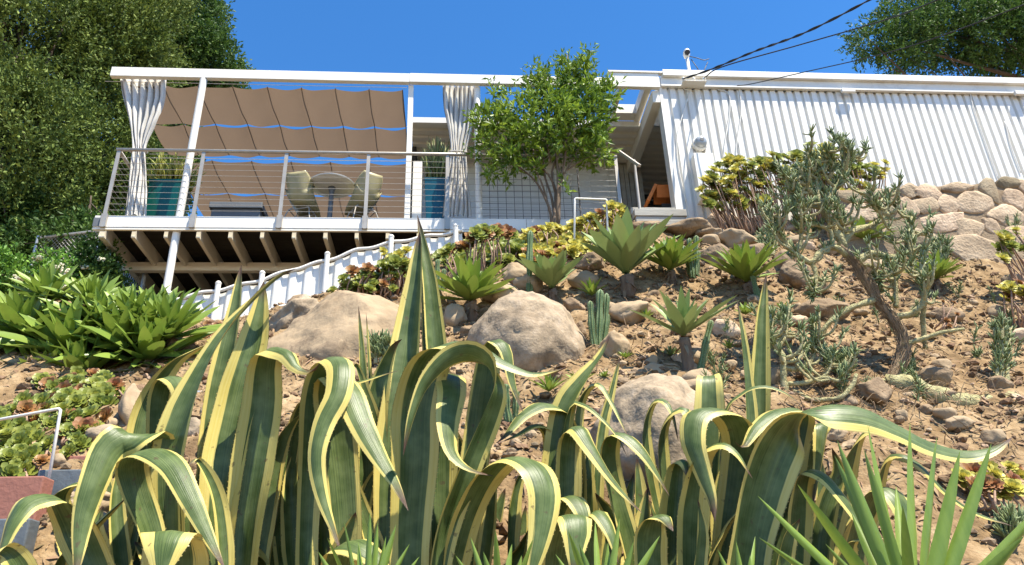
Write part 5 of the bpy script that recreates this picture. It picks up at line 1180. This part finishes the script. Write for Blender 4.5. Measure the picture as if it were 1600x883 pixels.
P2 = agave_root('tall variegated agave left of centre with the high blade pair crossing the fence', 360, 3.55)
P3 = agave_root('variegated agave left of centre with twisted drooping blades', 530, 3.55)
P4 = agave_root('tallest variegated agave in the middle with one blade reaching the deck edge', 660, 3.55)
P5 = agave_root('variegated agave right of the middle with one erect blade and small dark arches', 900, 3.6)
P6 = agave_root('variegated agave with several hooped leaves before the low pale boulder', 1060, 3.6)
P7 = agave_root('variegated agave at the right with a very long blade arching to the right edge', 1210, 3.55)
L_ = agave_leaf
# --- P1
L_(P1, [(255, 1000), (262, 840), (250, 745), (240, 690), (205, 682), (172, 700), (148, 752), (130, 810), (122, 870), (118, 905)], [3.5, 3.5, 3.45, 3.4, 3.3, 3.25, 3.2, 3.18, 3.15, 3.12], 60, [10, 15, 30, 42, 40, 20, 10], [0, 0, 5, 25, 25, 0], .12)
L_(P1, [(262, 1000), (240, 850), (212, 765), (206, 722), (232, 704), (268, 724), (296, 775), (322, 830), (352, 890)], [3.42, 3.4, 3.36, 3.3, 3.22, 3.15, 3.1, 3.08, 3.05], 52, [55, 50, 45, 35, 25, 20, 25], [0, 0, 10, 22, 10, 0], .1)
L_(P1, [(250, 1000), (246, 850), (246, 700), (250, 618), (264, 590), (282, 602), (284, 650), (276, 720)], [3.75, 3.72, 3.7, 3.66, 3.62, 3.56, 3.52, 3.5], 46, [55, 55, 50, 40, 20, 10], [0, 0, 10, 20, 0], .12)
L_(P1, [(235, 1000), (215, 800), (218, 690), (238, 618), (272, 568), (308, 545), (338, 533)], [3.8, 3.8, 3.8, 3.8, 3.78, 3.75, 3.72], 46, [10, 20, 30, 50, 60], [0, 0, 10, 25, 20], .14)
L_(P1, [(200, 1000), (140, 870), (112, 812), (84, 778), (48, 782), (22, 812), (2, 862), (-12, 900)], [3.45, 3.4, 3.35, 3.28, 3.2, 3.14, 3.1, 3.08], 62, [20, 10, -20, -40, -35, -20], [0, 0, -15, -30, -15, 0], .12)
L_(P1, [(170, 1000), (128, 900), (102, 830), (92, 782), (112, 758), (150, 752)], [3.6, 3.6, 3.6, 3.58, 3.55, 3.5], 44, [40, 50, 60, 60], [0, 10, 20, 20], .14)
L_(P1, [(120, 1000), (92, 890), (140, 830), (200, 775)], [3.5, 3.48, 3.46, 3.44], 28, [60, 70], 20, .2)
L_(P1, [(290, 1010), (278, 900), (272, 842), (266, 832), (258, 856), (250, 910)], [3.15, 3.1, 3.06, 3.0, 2.95, 2.93], 104, [0, -4, 0, 5], 0, .06)
L_(P1, [(60, 1000), (40, 910), (18, 868), (-8, 862), (-40, 880)], [3.2, 3.15, 3.1, 3.05, 3.0], 46, [30, 40, 30], [0, 20, 20], .12)
L_(P1, [(215, 1000), (190, 880), (182, 790), (188, 720)], [3.6, 3.6, 3.62, 3.65], 30, [30, 40], 0, .2)
L_(P1, [(160, 1000), (165, 900), (150, 830), (160, 790)], [3.62, 3.62, 3.64, 3.66], 34, 30, 0, .2)
# --- P2
L_(P2, [(330, 1010), (328, 850), (334, 680), (352, 560), (366, 490), (377, 414)], [3.75, 3.75, 3.78, 3.8, 3.82, 3.85], 42, [-15, -10, -5], 0, .2)
L_(P2, [(338, 1010), (336, 880), (350, 730), (372, 620), (394, 540), (405, 490), (412, 440)], [3.5, 3.5, 3.5, 3.52, 3.54, 3.56, 3.58], 66, [10, 5, 15, 20], 0, .2)
L_(P2, [(275, 1010), (266, 860), (264, 730), (282, 650), (312, 582), (346, 525), (388, 476), (432, 436), (462, 420)], [3.5, 3.46, 3.42, 3.4, 3.4, 3.42, 3.44, 3.46, 3.5], 56, [-12, -15, -30, -40, -50], [0, 0, 10, 22, 25], .15)
L_(P2, [(372, 1010), (378, 860), (394, 740), (410, 640), (414, 575), (424, 548), (448, 552), (462, 572), (482, 582), (500, 568)], [3.55, 3.53, 3.5, 3.48, 3.44, 3.38, 3.32, 3.3, 3.3, 3.28], 66, [5, 5, 8, 20, 45, 60], [0, 0, 0, 15, 30, 20], .22, label='broad blade folded over at the top with a dark hollow')
L_(P2, [(318, 1010), (312, 820), (322, 700), (340, 640)], [3.7, 3.7, 3.72, 3.75], 30, [40, 40], 0, .2)
L_(P2, [(395, 1010), (402, 870), (420, 760), (440, 690), (462, 655), (482, 640)], [3.65, 3.65, 3.65, 3.64, 3.62, 3.6], 40, [40, 45, 55], [0, 10, 25], .16)
L_(P2, [(415, 1010), (432, 860), (452, 740), (466, 650), (486, 618), (500, 628), (508, 660)], [3.75, 3.74, 3.72, 3.7, 3.66, 3.6, 3.56], 42, [40, 45, 40, 20], [0, 10, 20, 0], .15)
L_(P2, [(350, 1010), (352, 900), (340, 780), (310, 720), (292, 730)], [3.45, 3.44, 3.42, 3.36, 3.3], 30, [40, 50], [0, 20], .2)
# --- P3
L_(P3, [(480, 1010), (478, 850), (486, 700), (490, 630), (500, 586), (518, 560), (532, 572), (528, 615), (506, 660), (494, 712), (502, 770), (522, 830), (536, 870)], [3.6, 3.58, 3.56, 3.54, 3.5, 3.42, 3.34, 3.28, 3.25, 3.22, 3.2, 3.18, 3.16], 48, [30, 35, 35, 25, 20, 10, -10, 25, 45], [0, 0, 10, 25, 10, 0], .12, n=60)
L_(P3, [(545, 1010), (540, 830), (528, 690), (518, 618), (524, 590), (545, 612), (566, 662), (592, 712), (616, 752), (638, 798)], [3.6, 3.58, 3.55, 3.5, 3.42, 3.36, 3.3, 3.26, 3.22, 3.2], 60, [10, 10, 15, 20, 22, 25], [0, 0, 10, 15, 10], .1)
L_(P3, [(510, 1010), (506, 840), (506, 700), (514, 630), (538, 604), (572, 594), (604, 584), (624, 579)], [3.7, 3.68, 3.66, 3.62, 3.56, 3.5, 3.46, 3.44], 36, [30, 35, 45, 60, 70], [0, 10, 25, 30], .14)
L_(P3, [(590, 1010), (586, 850), (582, 700), (590, 620), (602, 572), (616, 540), (628, 530)], [3.7, 3.7, 3.68, 3.66, 3.64, 3.6, 3.58], 50, [-5, 0, 10, 20], 0, .15)
L_(P3, [(575, 1010), (576, 800), (570, 640), (566, 560), (560, 478)], [3.85, 3.85, 3.86, 3.88, 3.9], 17, [20, 20], 0, .25)
L_(P3, [(582, 1010), (586, 800), (578, 600), (572, 488)], [3.9, 3.9, 3.92, 3.95], 11, [40, 40], 0, .25)
L_(P3, [(600, 1010), (596, 800), (590, 690), (570, 610), (556, 570), (545, 575)], [3.72, 3.7, 3.68, 3.62, 3.56, 3.5], 30, [30, 50], [0, 20], .2)
L_(P3, [(480, 1010), (460, 870), (455, 760), (462, 700)], [3.7, 3.7, 3.72, 3.74], 40, [20, 20], 0, .2)
L_(P3, [(555, 1010), (560, 860), (575, 770), (596, 720)], [3.72, 3.7, 3.68, 3.66], 36, [-20, -20], 0, .2)
L_(P3, [(505, 1010), (520, 900), (545, 830), (556, 800)], [3.35, 3.32, 3.3, 3.28], 44, [20, 25], 0, .2)
L_(P3, [(530, 1010), (530, 900), (532, 864), (540, 850), (560, 852), (590, 875), (610, 920)], [3.2, 3.16, 3.1, 3.05, 3.0, 2.98, 2.96], 64, [20, 25, 30], [0, 20, 10], .1)
L_(P3, [(465, 1010), (440, 860), (436, 780), (450, 740)], [3.75, 3.74, 3.74, 3.74], 34, 30, 0, .2)
# --- P4
L_(P4, [(700, 1010), (698, 850), (692, 690), (682, 560), (672, 450), (664, 400), (652, 336)], [3.75, 3.75, 3.75, 3.76, 3.78, 3.8, 3.82], 36, [18, 15, 10], 0, .2, label='the tallest blade, pale green, reaching the deck edge')
L_(P4, [(608, 1010), (608, 850), (616, 700), (630, 600), (641, 510), (650, 430), (656, 362)], [3.62, 3.62, 3.64, 3.66, 3.7, 3.72, 3.75], 56, [-28, -25, -22, -25], 0, .24)
L_(P4, [(662, 1010), (668, 820), (672, 660), (668, 560), (664, 480), (660, 420)], [3.8, 3.8, 3.8, 3.8, 3.82, 3.84], 30, [30, 30], 0, .22)
L_(P4, [(640, 1010), (640, 860), (648, 720), (650, 640), (668, 572), (704, 540), (748, 545), (786, 566), (828, 584), (862, 581), (890, 572)], [3.42, 3.4, 3.36, 3.34, 3.3, 3.26, 3.24, 3.24, 3.24, 3.25, 3.26], 76, [2, 2, 6, 25, 55, 75, 80, 80], [0, 0, 0, 12, 30, 32, 15, 0], .17, n=64, label='broad dark blade arching over to a long horizontal point')
L_(P4, [(672, 1010), (692, 850), (732, 730), (764, 650), (776, 605), (764, 570), (734, 553), (700, 562), (666, 598), (644, 650), (630, 712)], [3.34, 3.32, 3.28, 3.24, 3.2, 3.18, 3.16, 3.14, 3.12, 3.1, 3.1], 50, [30, 35, 55, 75, 82, 75, 60, 50], [0, 0, 0, -10, -28, -30, -15, 0], .15, n=64)
L_(P4, [(690, 1010), (688, 830), (686, 680), (688, 612), (700, 586), (706, 610), (700, 660), (706, 706), (732, 732), (772, 744)], [3.55, 3.54, 3.52, 3.48, 3.4, 3.3, 3.24, 3.2, 3.18, 3.16], 60, [8, 8, 8, 8, 20, 55, 75], [0, 0, 0, 0, 20, 25], .08, n=60)
L_(P4, [(718, 1010), (730, 830), (746, 690), (758, 600), (766, 548), (778, 532), (792, 548), (802, 600), (818, 645)], [3.6, 3.6, 3.58, 3.56, 3.52, 3.48, 3.46, 3.44, 3.42], 46, [-10, -8, 0, 20, 40, 50], [0, 0, 0, 20, 20, 0], .15)
L_(P4, [(690, 1010), (716, 850), (742, 775), (772, 732), (804, 716), (836, 730), (852, 770), (846, 830), (832, 890), (824, 930)], [3.42, 3.38, 3.32, 3.26, 3.18, 3.1, 3.05, 3.02, 3.0, 3.0], 76, [45, 45, 40, 30, 15, 8], [0, 5, 15, 15, 5, 0], .08, n=56, label='wide pale blade hooping over towards the viewer')
L_(P4, [(650, 1010), (700, 880), (730, 800), (748, 745)], [3.5, 3.5, 3.5, 3.5], 42, [-20, -20], 0, .2)
L_(P4, [(665, 1010), (660, 880), (655, 760), (640, 690)], [3.6, 3.6, 3.6, 3.62], 50, [20, 20], 0, .2)
L_(P4, [(740, 1010), (758, 860), (768, 780), (772, 720)], [3.62, 3.6, 3.58, 3.56], 36, [-30, -30], 0, .2)
L_(P4, [(700, 1010), (715, 900), (722, 780), (712, 700), (690, 640)], [3.7, 3.7, 3.68, 3.66, 3.64], 44, [10, 10], 0, .2)
L_(P4, [(620, 1010), (585, 860), (560, 780), (548, 730)], [3.62, 3.62, 3.62, 3.62], 34, [30, 30], 0, .2)
# --- P5
L_(P5, [(872, 1010), (866, 850), (870, 720), (884, 635), (912, 590), (938, 556), (953, 524)], [3.55, 3.54, 3.52, 3.5, 3.5, 3.52, 3.55], 46, [-10, -15, -30, -40], [0, 0, 15, 20], .2)
L_(P5, [(900, 1010), (896, 800), (890, 700), (876, 645), (850, 632), (818, 648), (792, 678), (776, 692)], [3.62, 3.6, 3.58, 3.54, 3.48, 3.42, 3.36, 3.34], 52, [-20, -30, -50, -58, -55], [0, 0, -20, -34, -34, -20], .1)
L_(P5, [(845, 1010), (852, 820), (862, 715), (858, 676), (836, 664), (806, 680), (780, 692)], [3.66, 3.64, 3.6, 3.56, 3.5, 3.45, 3.42], 34, [-50, -55, -62], [0, -15, -25], .16)
L_(P5, [(888, 1010), (886, 850), (886, 740), (890, 685), (903, 668), (922, 696), (950, 740), (978, 775), (1004, 802)], [3.45, 3.44, 3.42, 3.4, 3.34, 3.3, 3.26, 3.24, 3.22], 46, [15, 15, 20, 35, 48, 55], [0, 0, 10, 25, 20], .15)
L_(P5, [(1000, 1010), (990, 880), (964, 780), (950, 715), (958, 680), (980, 682), (1006, 708), (1028, 742), (1046, 775)], [3.55, 3.52, 3.48, 3.44, 3.38, 3.34, 3.3, 3.28, 3.26], 44, [30, 30, 35, 40, 45], [0, 0, 12, 25, 15], .12)
L_(P5, [(910, 1010), (906, 800), (902, 660), (914, 612), (936, 600), (956, 628), (972, 662), (986, 690)], [3.72, 3.7, 3.68, 3.64, 3.58, 3.54, 3.5, 3.48], 30, [40, 45, 52, 58], [0, 12, 22, 15], .15)
L_(P5, [(880, 1010), (878, 750), (890, 640), (912, 632), (942, 655), (966, 684), (981, 716)], [3.5, 3.48, 3.46, 3.42, 3.36, 3.34, 3.32], 22, [50, 60, 65], [10, 25], .18)
L_(P5, [(930, 1010), (930, 820), (940, 680), (956, 610), (969, 556)], [3.85, 3.85, 3.86, 3.88, 3.9], 22, [20, 10], 0, .22)
L_(P5, [(870, 1010), (872, 900), (880, 840), (894, 806), (900, 830), (896, 900)], [3.3, 3.26, 3.2, 3.12, 3.06, 3.02], 74, [0, 5, 10], 0, .08)
L_(P5, [(860, 1010), (850, 880), (870, 800), (892, 776), (910, 800), (918, 850)], [3.45, 3.42, 3.38, 3.32, 3.26, 3.22], 50, [20, 20, 10], [0, 10, 0], .1)
L_(P5, [(905, 1010), (920, 890), (924, 820), (934, 800), (954, 830), (966, 880)], [3.4, 3.36, 3.3, 3.24, 3.18, 3.14], 44, [30, 35, 30], [0, 20, 10], .14)
L_(P5, [(940, 1010), (918, 860), (916, 760), (922, 700)], [3.66, 3.66, 3.66, 3.68], 40, [10, 10], 0, .2)
L_(P5, [(830, 1010), (800, 880), (806, 770), (830, 710)], [3.72, 3.72, 3.72, 3.72], 30, [40, 40], 0, .2)
L_(P5, [(960, 1010), (950, 900), (958, 820), (930, 770)], [3.6, 3.6, 3.6, 3.58], 40, [-20, -20], 0, .2)
# --- P6
L_(P6, [(1050, 1010), (1034, 840), (1014, 740), (1008, 670), (1020, 630), (1038, 626), (1052, 648), (1060, 690)], [3.66, 3.64, 3.6, 3.56, 3.5, 3.44, 3.4, 3.38], 34, [45, 50, 50, 45], [0, 10, 22, 15], .14)
L_(P6, [(1065, 1010), (1050, 850), (1036, 740), (1034, 680), (1048, 648), (1072, 640), (1082, 690), (1092, 740)], [3.56, 3.54, 3.5, 3.46, 3.4, 3.36, 3.32, 3.3], 36, [45, 48, 50, 48], [0, 10, 25, 15], .14)
L_(P6, [(1106, 1010), (1108, 850), (1108, 690), (1108, 610), (1108, 588), (1109, 594), (1112, 640)], [3.72, 3.72, 3.7, 3.68, 3.72, 3.8, 3.85], 62, [0, 0], 0, .06, label='upright striped blade with a flat folded top')
L_(P6, [(1125, 1010), (1140, 850), (1156, 740), (1160, 690), (1146, 655), (1112, 640), (1086, 650), (1082, 690), (1098, 740), (1112, 780), (1117, 815)], [3.5, 3.48, 3.46, 3.42, 3.36, 3.3, 3.26, 3.22, 3.2, 3.18, 3.16], 62, [-25, -25, -40, -55, -55, -40, -30, -40], [0, 0, -10, -25, -25, 0], .12, n=60)
L_(P6, [(1052, 1010), (1052, 880), (1056, 780), (1062, 728), (1070, 722), (1076, 748)], [3.42, 3.4, 3.38, 3.36, 3.3, 3.26], 56, [-10, -5, 0], 0, .2)
L_(P6, [(1082, 1010), (1078, 860), (1084, 770), (1098, 715), (1126, 694), (1152, 708), (1176, 748)], [3.36, 3.34, 3.3, 3.26, 3.2, 3.16, 3.14], 56, [5, 10, 25, 45, 55], [0, 0, 15, 25, 10], .14)
L_(P6, [(1090, 1010), (1104, 900), (1130, 830), (1160, 790)], [3.42, 3.4, 3.38, 3.36], 34, [40, 50], 15, .2)
L_(P6, [(1030, 1010), (1014, 880), (1018, 820), (1036, 806), (1052, 830)], [3.4, 3.36, 3.32, 3.26, 3.22], 60, [10, 10], [0, 10], .14)
L_(P6, [(1010, 1010), (985, 890), (978, 800), (990, 740)], [3.62, 3.62, 3.62, 3.64], 34, [30, 30], 0, .2)
L_(P6, [(1085, 1010), (1090, 900), (1096, 830), (1090, 780)], [3.3, 3.3, 3.28, 3.26], 30, [30, 30], 0, .2)
L_(P6, [(1140, 1010), (1134, 880), (1128, 780), (1132, 720)], [3.6, 3.6, 3.6, 3.6], 40, [-30, -30], 0, .2)
# --- P7
L_(P7, [(1160, 1010), (1164, 890), (1184, 780), (1212, 700), (1248, 655), (1296, 642), (1346, 646), (1396, 668), (1448, 694), (1504, 708), (1548, 702), (1582, 683)], [3.36, 3.34, 3.3, 3.26, 3.24, 3.22, 3.22, 3.22, 3.22, 3.22, 3.22, 3.24], 92, [5, 8, 18, 40, 65, 78, 82, 82], [0, 0, 10, 25, 32, 32, 25, 15], .17, n=70, label='very long blade arching to the right with an upturned tip')
L_(P7, [(1205, 1010), (1216, 850), (1236, 720), (1250, 655), (1244, 640), (1212, 645), (1182, 668), (1162, 698), (1148, 690)], [3.56, 3.54, 3.5, 3.46, 3.4, 3.34, 3.28, 3.24, 3.22], 54, [-20, -25, -45, -58, -55, -40], [0, 0, -20, -34, -34, -15], .1)
L_(P7, [(1190, 1010), (1186, 800), (1186, 640), (1190, 520), (1193, 470), (1197, 428)], [3.8, 3.8, 3.82, 3.84, 3.86, 3.88], 34, [-12, -10, -5], 0, .25)
L_(P7, [(1168, 1010), (1172, 800), (1172, 660), (1164, 560), (1158, 510), (1151, 468)], [3.75, 3.75, 3.76, 3.78, 3.8, 3.82], 26, [25, 25, 30], 0, .25)
L_(P7, [(1125, 1010), (1120, 800), (1130, 655), (1158, 615), (1190, 603), (1224, 612), (1256, 636)], [3.7, 3.68, 3.64, 3.6, 3.56, 3.54, 3.52], 24, [55, 60, 68], [10, 25, 30], .16)
L_(P7, [(1240, 1010), (1246, 850), (1258, 740), (1270, 680), (1284, 664), (1280, 720), (1270, 790)], [3.6, 3.58, 3.54, 3.5, 3.44, 3.4, 3.38], 40, [30, 30, 20], [0, 10, 0], .16)
L_(P7, [(1268, 1010), (1292, 860), (1316, 760), (1338, 695), (1362, 670), (1392, 674), (1430, 700), (1470, 720)], [3.6, 3.58, 3.54, 3.5, 3.46, 3.44, 3.42, 3.42], 44, [10, 20, 40, 60, 70], [0, 0, 20, 30, 20], .15)
L_(P7, [(1340, 1010), (1356, 850), (1372, 760), (1386, 718), (1408, 712), (1440, 730), (1476, 768), (1522, 800), (1582, 822)], [3.66, 3.64, 3.6, 3.56, 3.5, 3.46, 3.44, 3.42, 3.42], 34, [35, 40, 55, 65], [0, 10, 28, 20], .15)
L_(P7, [(1250, 1010), (1246, 860), (1250, 775), (1262, 738), (1288, 744), (1318, 778), (1346, 820), (1370, 860)], [3.45, 3.42, 3.38, 3.34, 3.28, 3.24, 3.2, 3.18], 50, [20, 25, 40, 45], [0, 0, 20, 10], .12)
L_(P7, [(1320, 1010), (1330, 880), (1350, 800), (1376, 764), (1404, 780), (1424, 830), (1430, 890)], [3.4, 3.36, 3.3, 3.24, 3.18, 3.14, 3.12], 66, [20, 25, 25], [0, 15, 10], .1)
L_(P7, [(1290, 1010), (1280, 880), (1290, 800), (1310, 740), (1300, 700)], [3.5, 3.5, 3.48, 3.46, 3.44], 40, [-20, -20], 0, .2)
L_(P7, [(1225, 1010), (1222, 900), (1232, 840), (1250, 810)], [3.3, 3.28, 3.26, 3.24], 40, [20, 20], 0, .2)
L_(P7, [(1300, 1010), (1316, 900), (1330, 850), (1356, 842)], [3.3, 3.28, 3.24, 3.2], 50, [10, 20], [0, 10], .14)
L_(P7, [(1270, 1010), (1300, 870), (1350, 780), (1400, 740)], [3.72, 3.7, 3.68, 3.66], 36, [40, 50], 10, .16)
# filler blades added to every plant to hide soil and darken the gaps
rng = random.Random(4)
for root, x0, x1 in ((P1, 150, 290), (P2, 300, 430), (P3, 450, 600), (P4, 610, 760), (P5, 800, 960), (P6, 980, 1130), (P7, 1150, 1330)):
    for k in range(15):
        x = x0+(x1-x0)*((k % 8)+.5)/8+rng.uniform(-16, 16); yt_ = rng.uniform(700, 800) if k < 8 else rng.uniform(760, 850); lean = rng.uniform(-45, 45); Y0 = rng.uniform(3.8, 4.15) if k < 8 else rng.uniform(3.6, 3.85)
        L_(root, [((x0+x1)/2*.5+x*.5, 1010), (x, 900), (x+lean*.5, (yt_+900)/2), (x+lean, yt_)], [Y0, Y0, Y0+.02, Y0+.04], rng.uniform(28, 44), rng.uniform(-45, 45), 0, .22, n=26)

# ------------------------------------------------------------------ sword leaved yuccas in front
def yucca(lab, blades, base, Yb, w, group=None):
    """blades: tips in photo pixels with depth; every blade is a stiff keeled sword from one heart"""
    b = atY(base[0], base[1], Yb); t = thing('sword_leaved_plant', lab, 'yucca', (b[0], b[1], b[2]), group)
    rng = random.Random(int(base[0])); mb = MB()
    for (tx, ty, Yt, ww) in blades:
        e = atY(tx, ty, Yt); L = np.linalg.norm(e-b); n = 14; d = unit(e-b); sd = unit(np.cross(d, cd)); tw = rng.uniform(-.7, .7)
        sd = sd*math.cos(tw)+np.cross(d, sd)*math.sin(tw); nr = np.cross(sd, d); V = []
        start = b+d*.03+sd*rng.uniform(-.01, .01)
        for i in range(n):
            u = i/(n-1); c = start+(e-start)*u+np.array([0, 0, -.03*L*math.sin(math.pi*u)])*.3; hw = .5*.8*ww*pxm(e)*np.interp(u, [0, .08, .45, .75, .92, 1], [.8, .75, 1, .72, .30, .02])
            V += [c-sd*hw+nr*hw*.38, c-sd*hw*.5+nr*hw*.1, c-nr*hw*.05, c+sd*hw*.5+nr*hw*.1, c+sd*hw+nr*hw*.38]
        mb.add(V, [(i*5+q, i*5+q+1, (i+1)*5+q+1, (i+1)*5+q) for i in range(n-1) for q in range(4)])
    mb.build('leaves', M['yucca'], t, smooth=True)
    g = h1(b[0], b[1]); mb = MB(); mb.tube([(b[0], b[1], g-.1), (b[0]+.01, b[1], (g+b[2])/2), tuple(b+np.array([0, 0, .05]))], [.05, .045, .03], 10); mb.build('stem', M['bark'], t, smooth=True)
    return t
yucca('large plant with stiff green sword leaves in the bottom right corner', [(1184, 775, 2.35, 26), (1246, 757, 2.4, 27), (1186, 840, 2.25, 18), (1308, 688, 2.5, 27), (1304, 712, 2.6, 24), (1356, 665, 2.55, 27), (1350, 702, 2.45, 22), (1422, 660, 2.55, 34), (1464, 683, 2.65, 28), (1500, 705, 2.5, 28), (1549, 693, 2.5, 26), (1600, 838, 2.4, 40), (1640, 780, 2.5, 30), (1400, 760, 2.7, 26), (1330, 800, 2.7, 24), (1290, 850, 2.25, 22), (1410, 790, 2.3, 24), (1470, 820, 2.7, 28), (1580, 900, 2.2, 30), (1250, 900, 2.2, 24)], (1435, 1010), 2.5, 30)
for lab, tips, base in (('small green sword leaved plant at the bottom between the drooping blades', [(511, 840), (537, 814), (578, 799), (590, 817), (619, 820), (603, 838), (497, 862), (560, 848), (640, 850), (655, 870)], (570, 985)),
                        ('small green sword leaved plant at the bottom below the wide pale hoop', [(735, 839), (774, 828), (833, 842), (800, 850), (755, 862), (815, 868), (712, 868)], (785, 985)),
                        ('small green sword leaved plant at the bottom under the small dark arches', [(888, 830), (930, 815), (968, 811), (1031, 837), (905, 850), (950, 848), (990, 846), (868, 866), (1012, 862)], (945, 985)),
                        ('few thin green sword leaves at the bottom below the long arching blade', [(1121, 858), (1150, 846), (1180, 838), (1172, 868)], (1170, 985))):
    r_ = random.Random(len(lab)); yucca(lab, [(x, y, 2.75+r_.uniform(-.12, .12), r_.uniform(13, 19)) for x, y in tips], base, 2.75, 16)
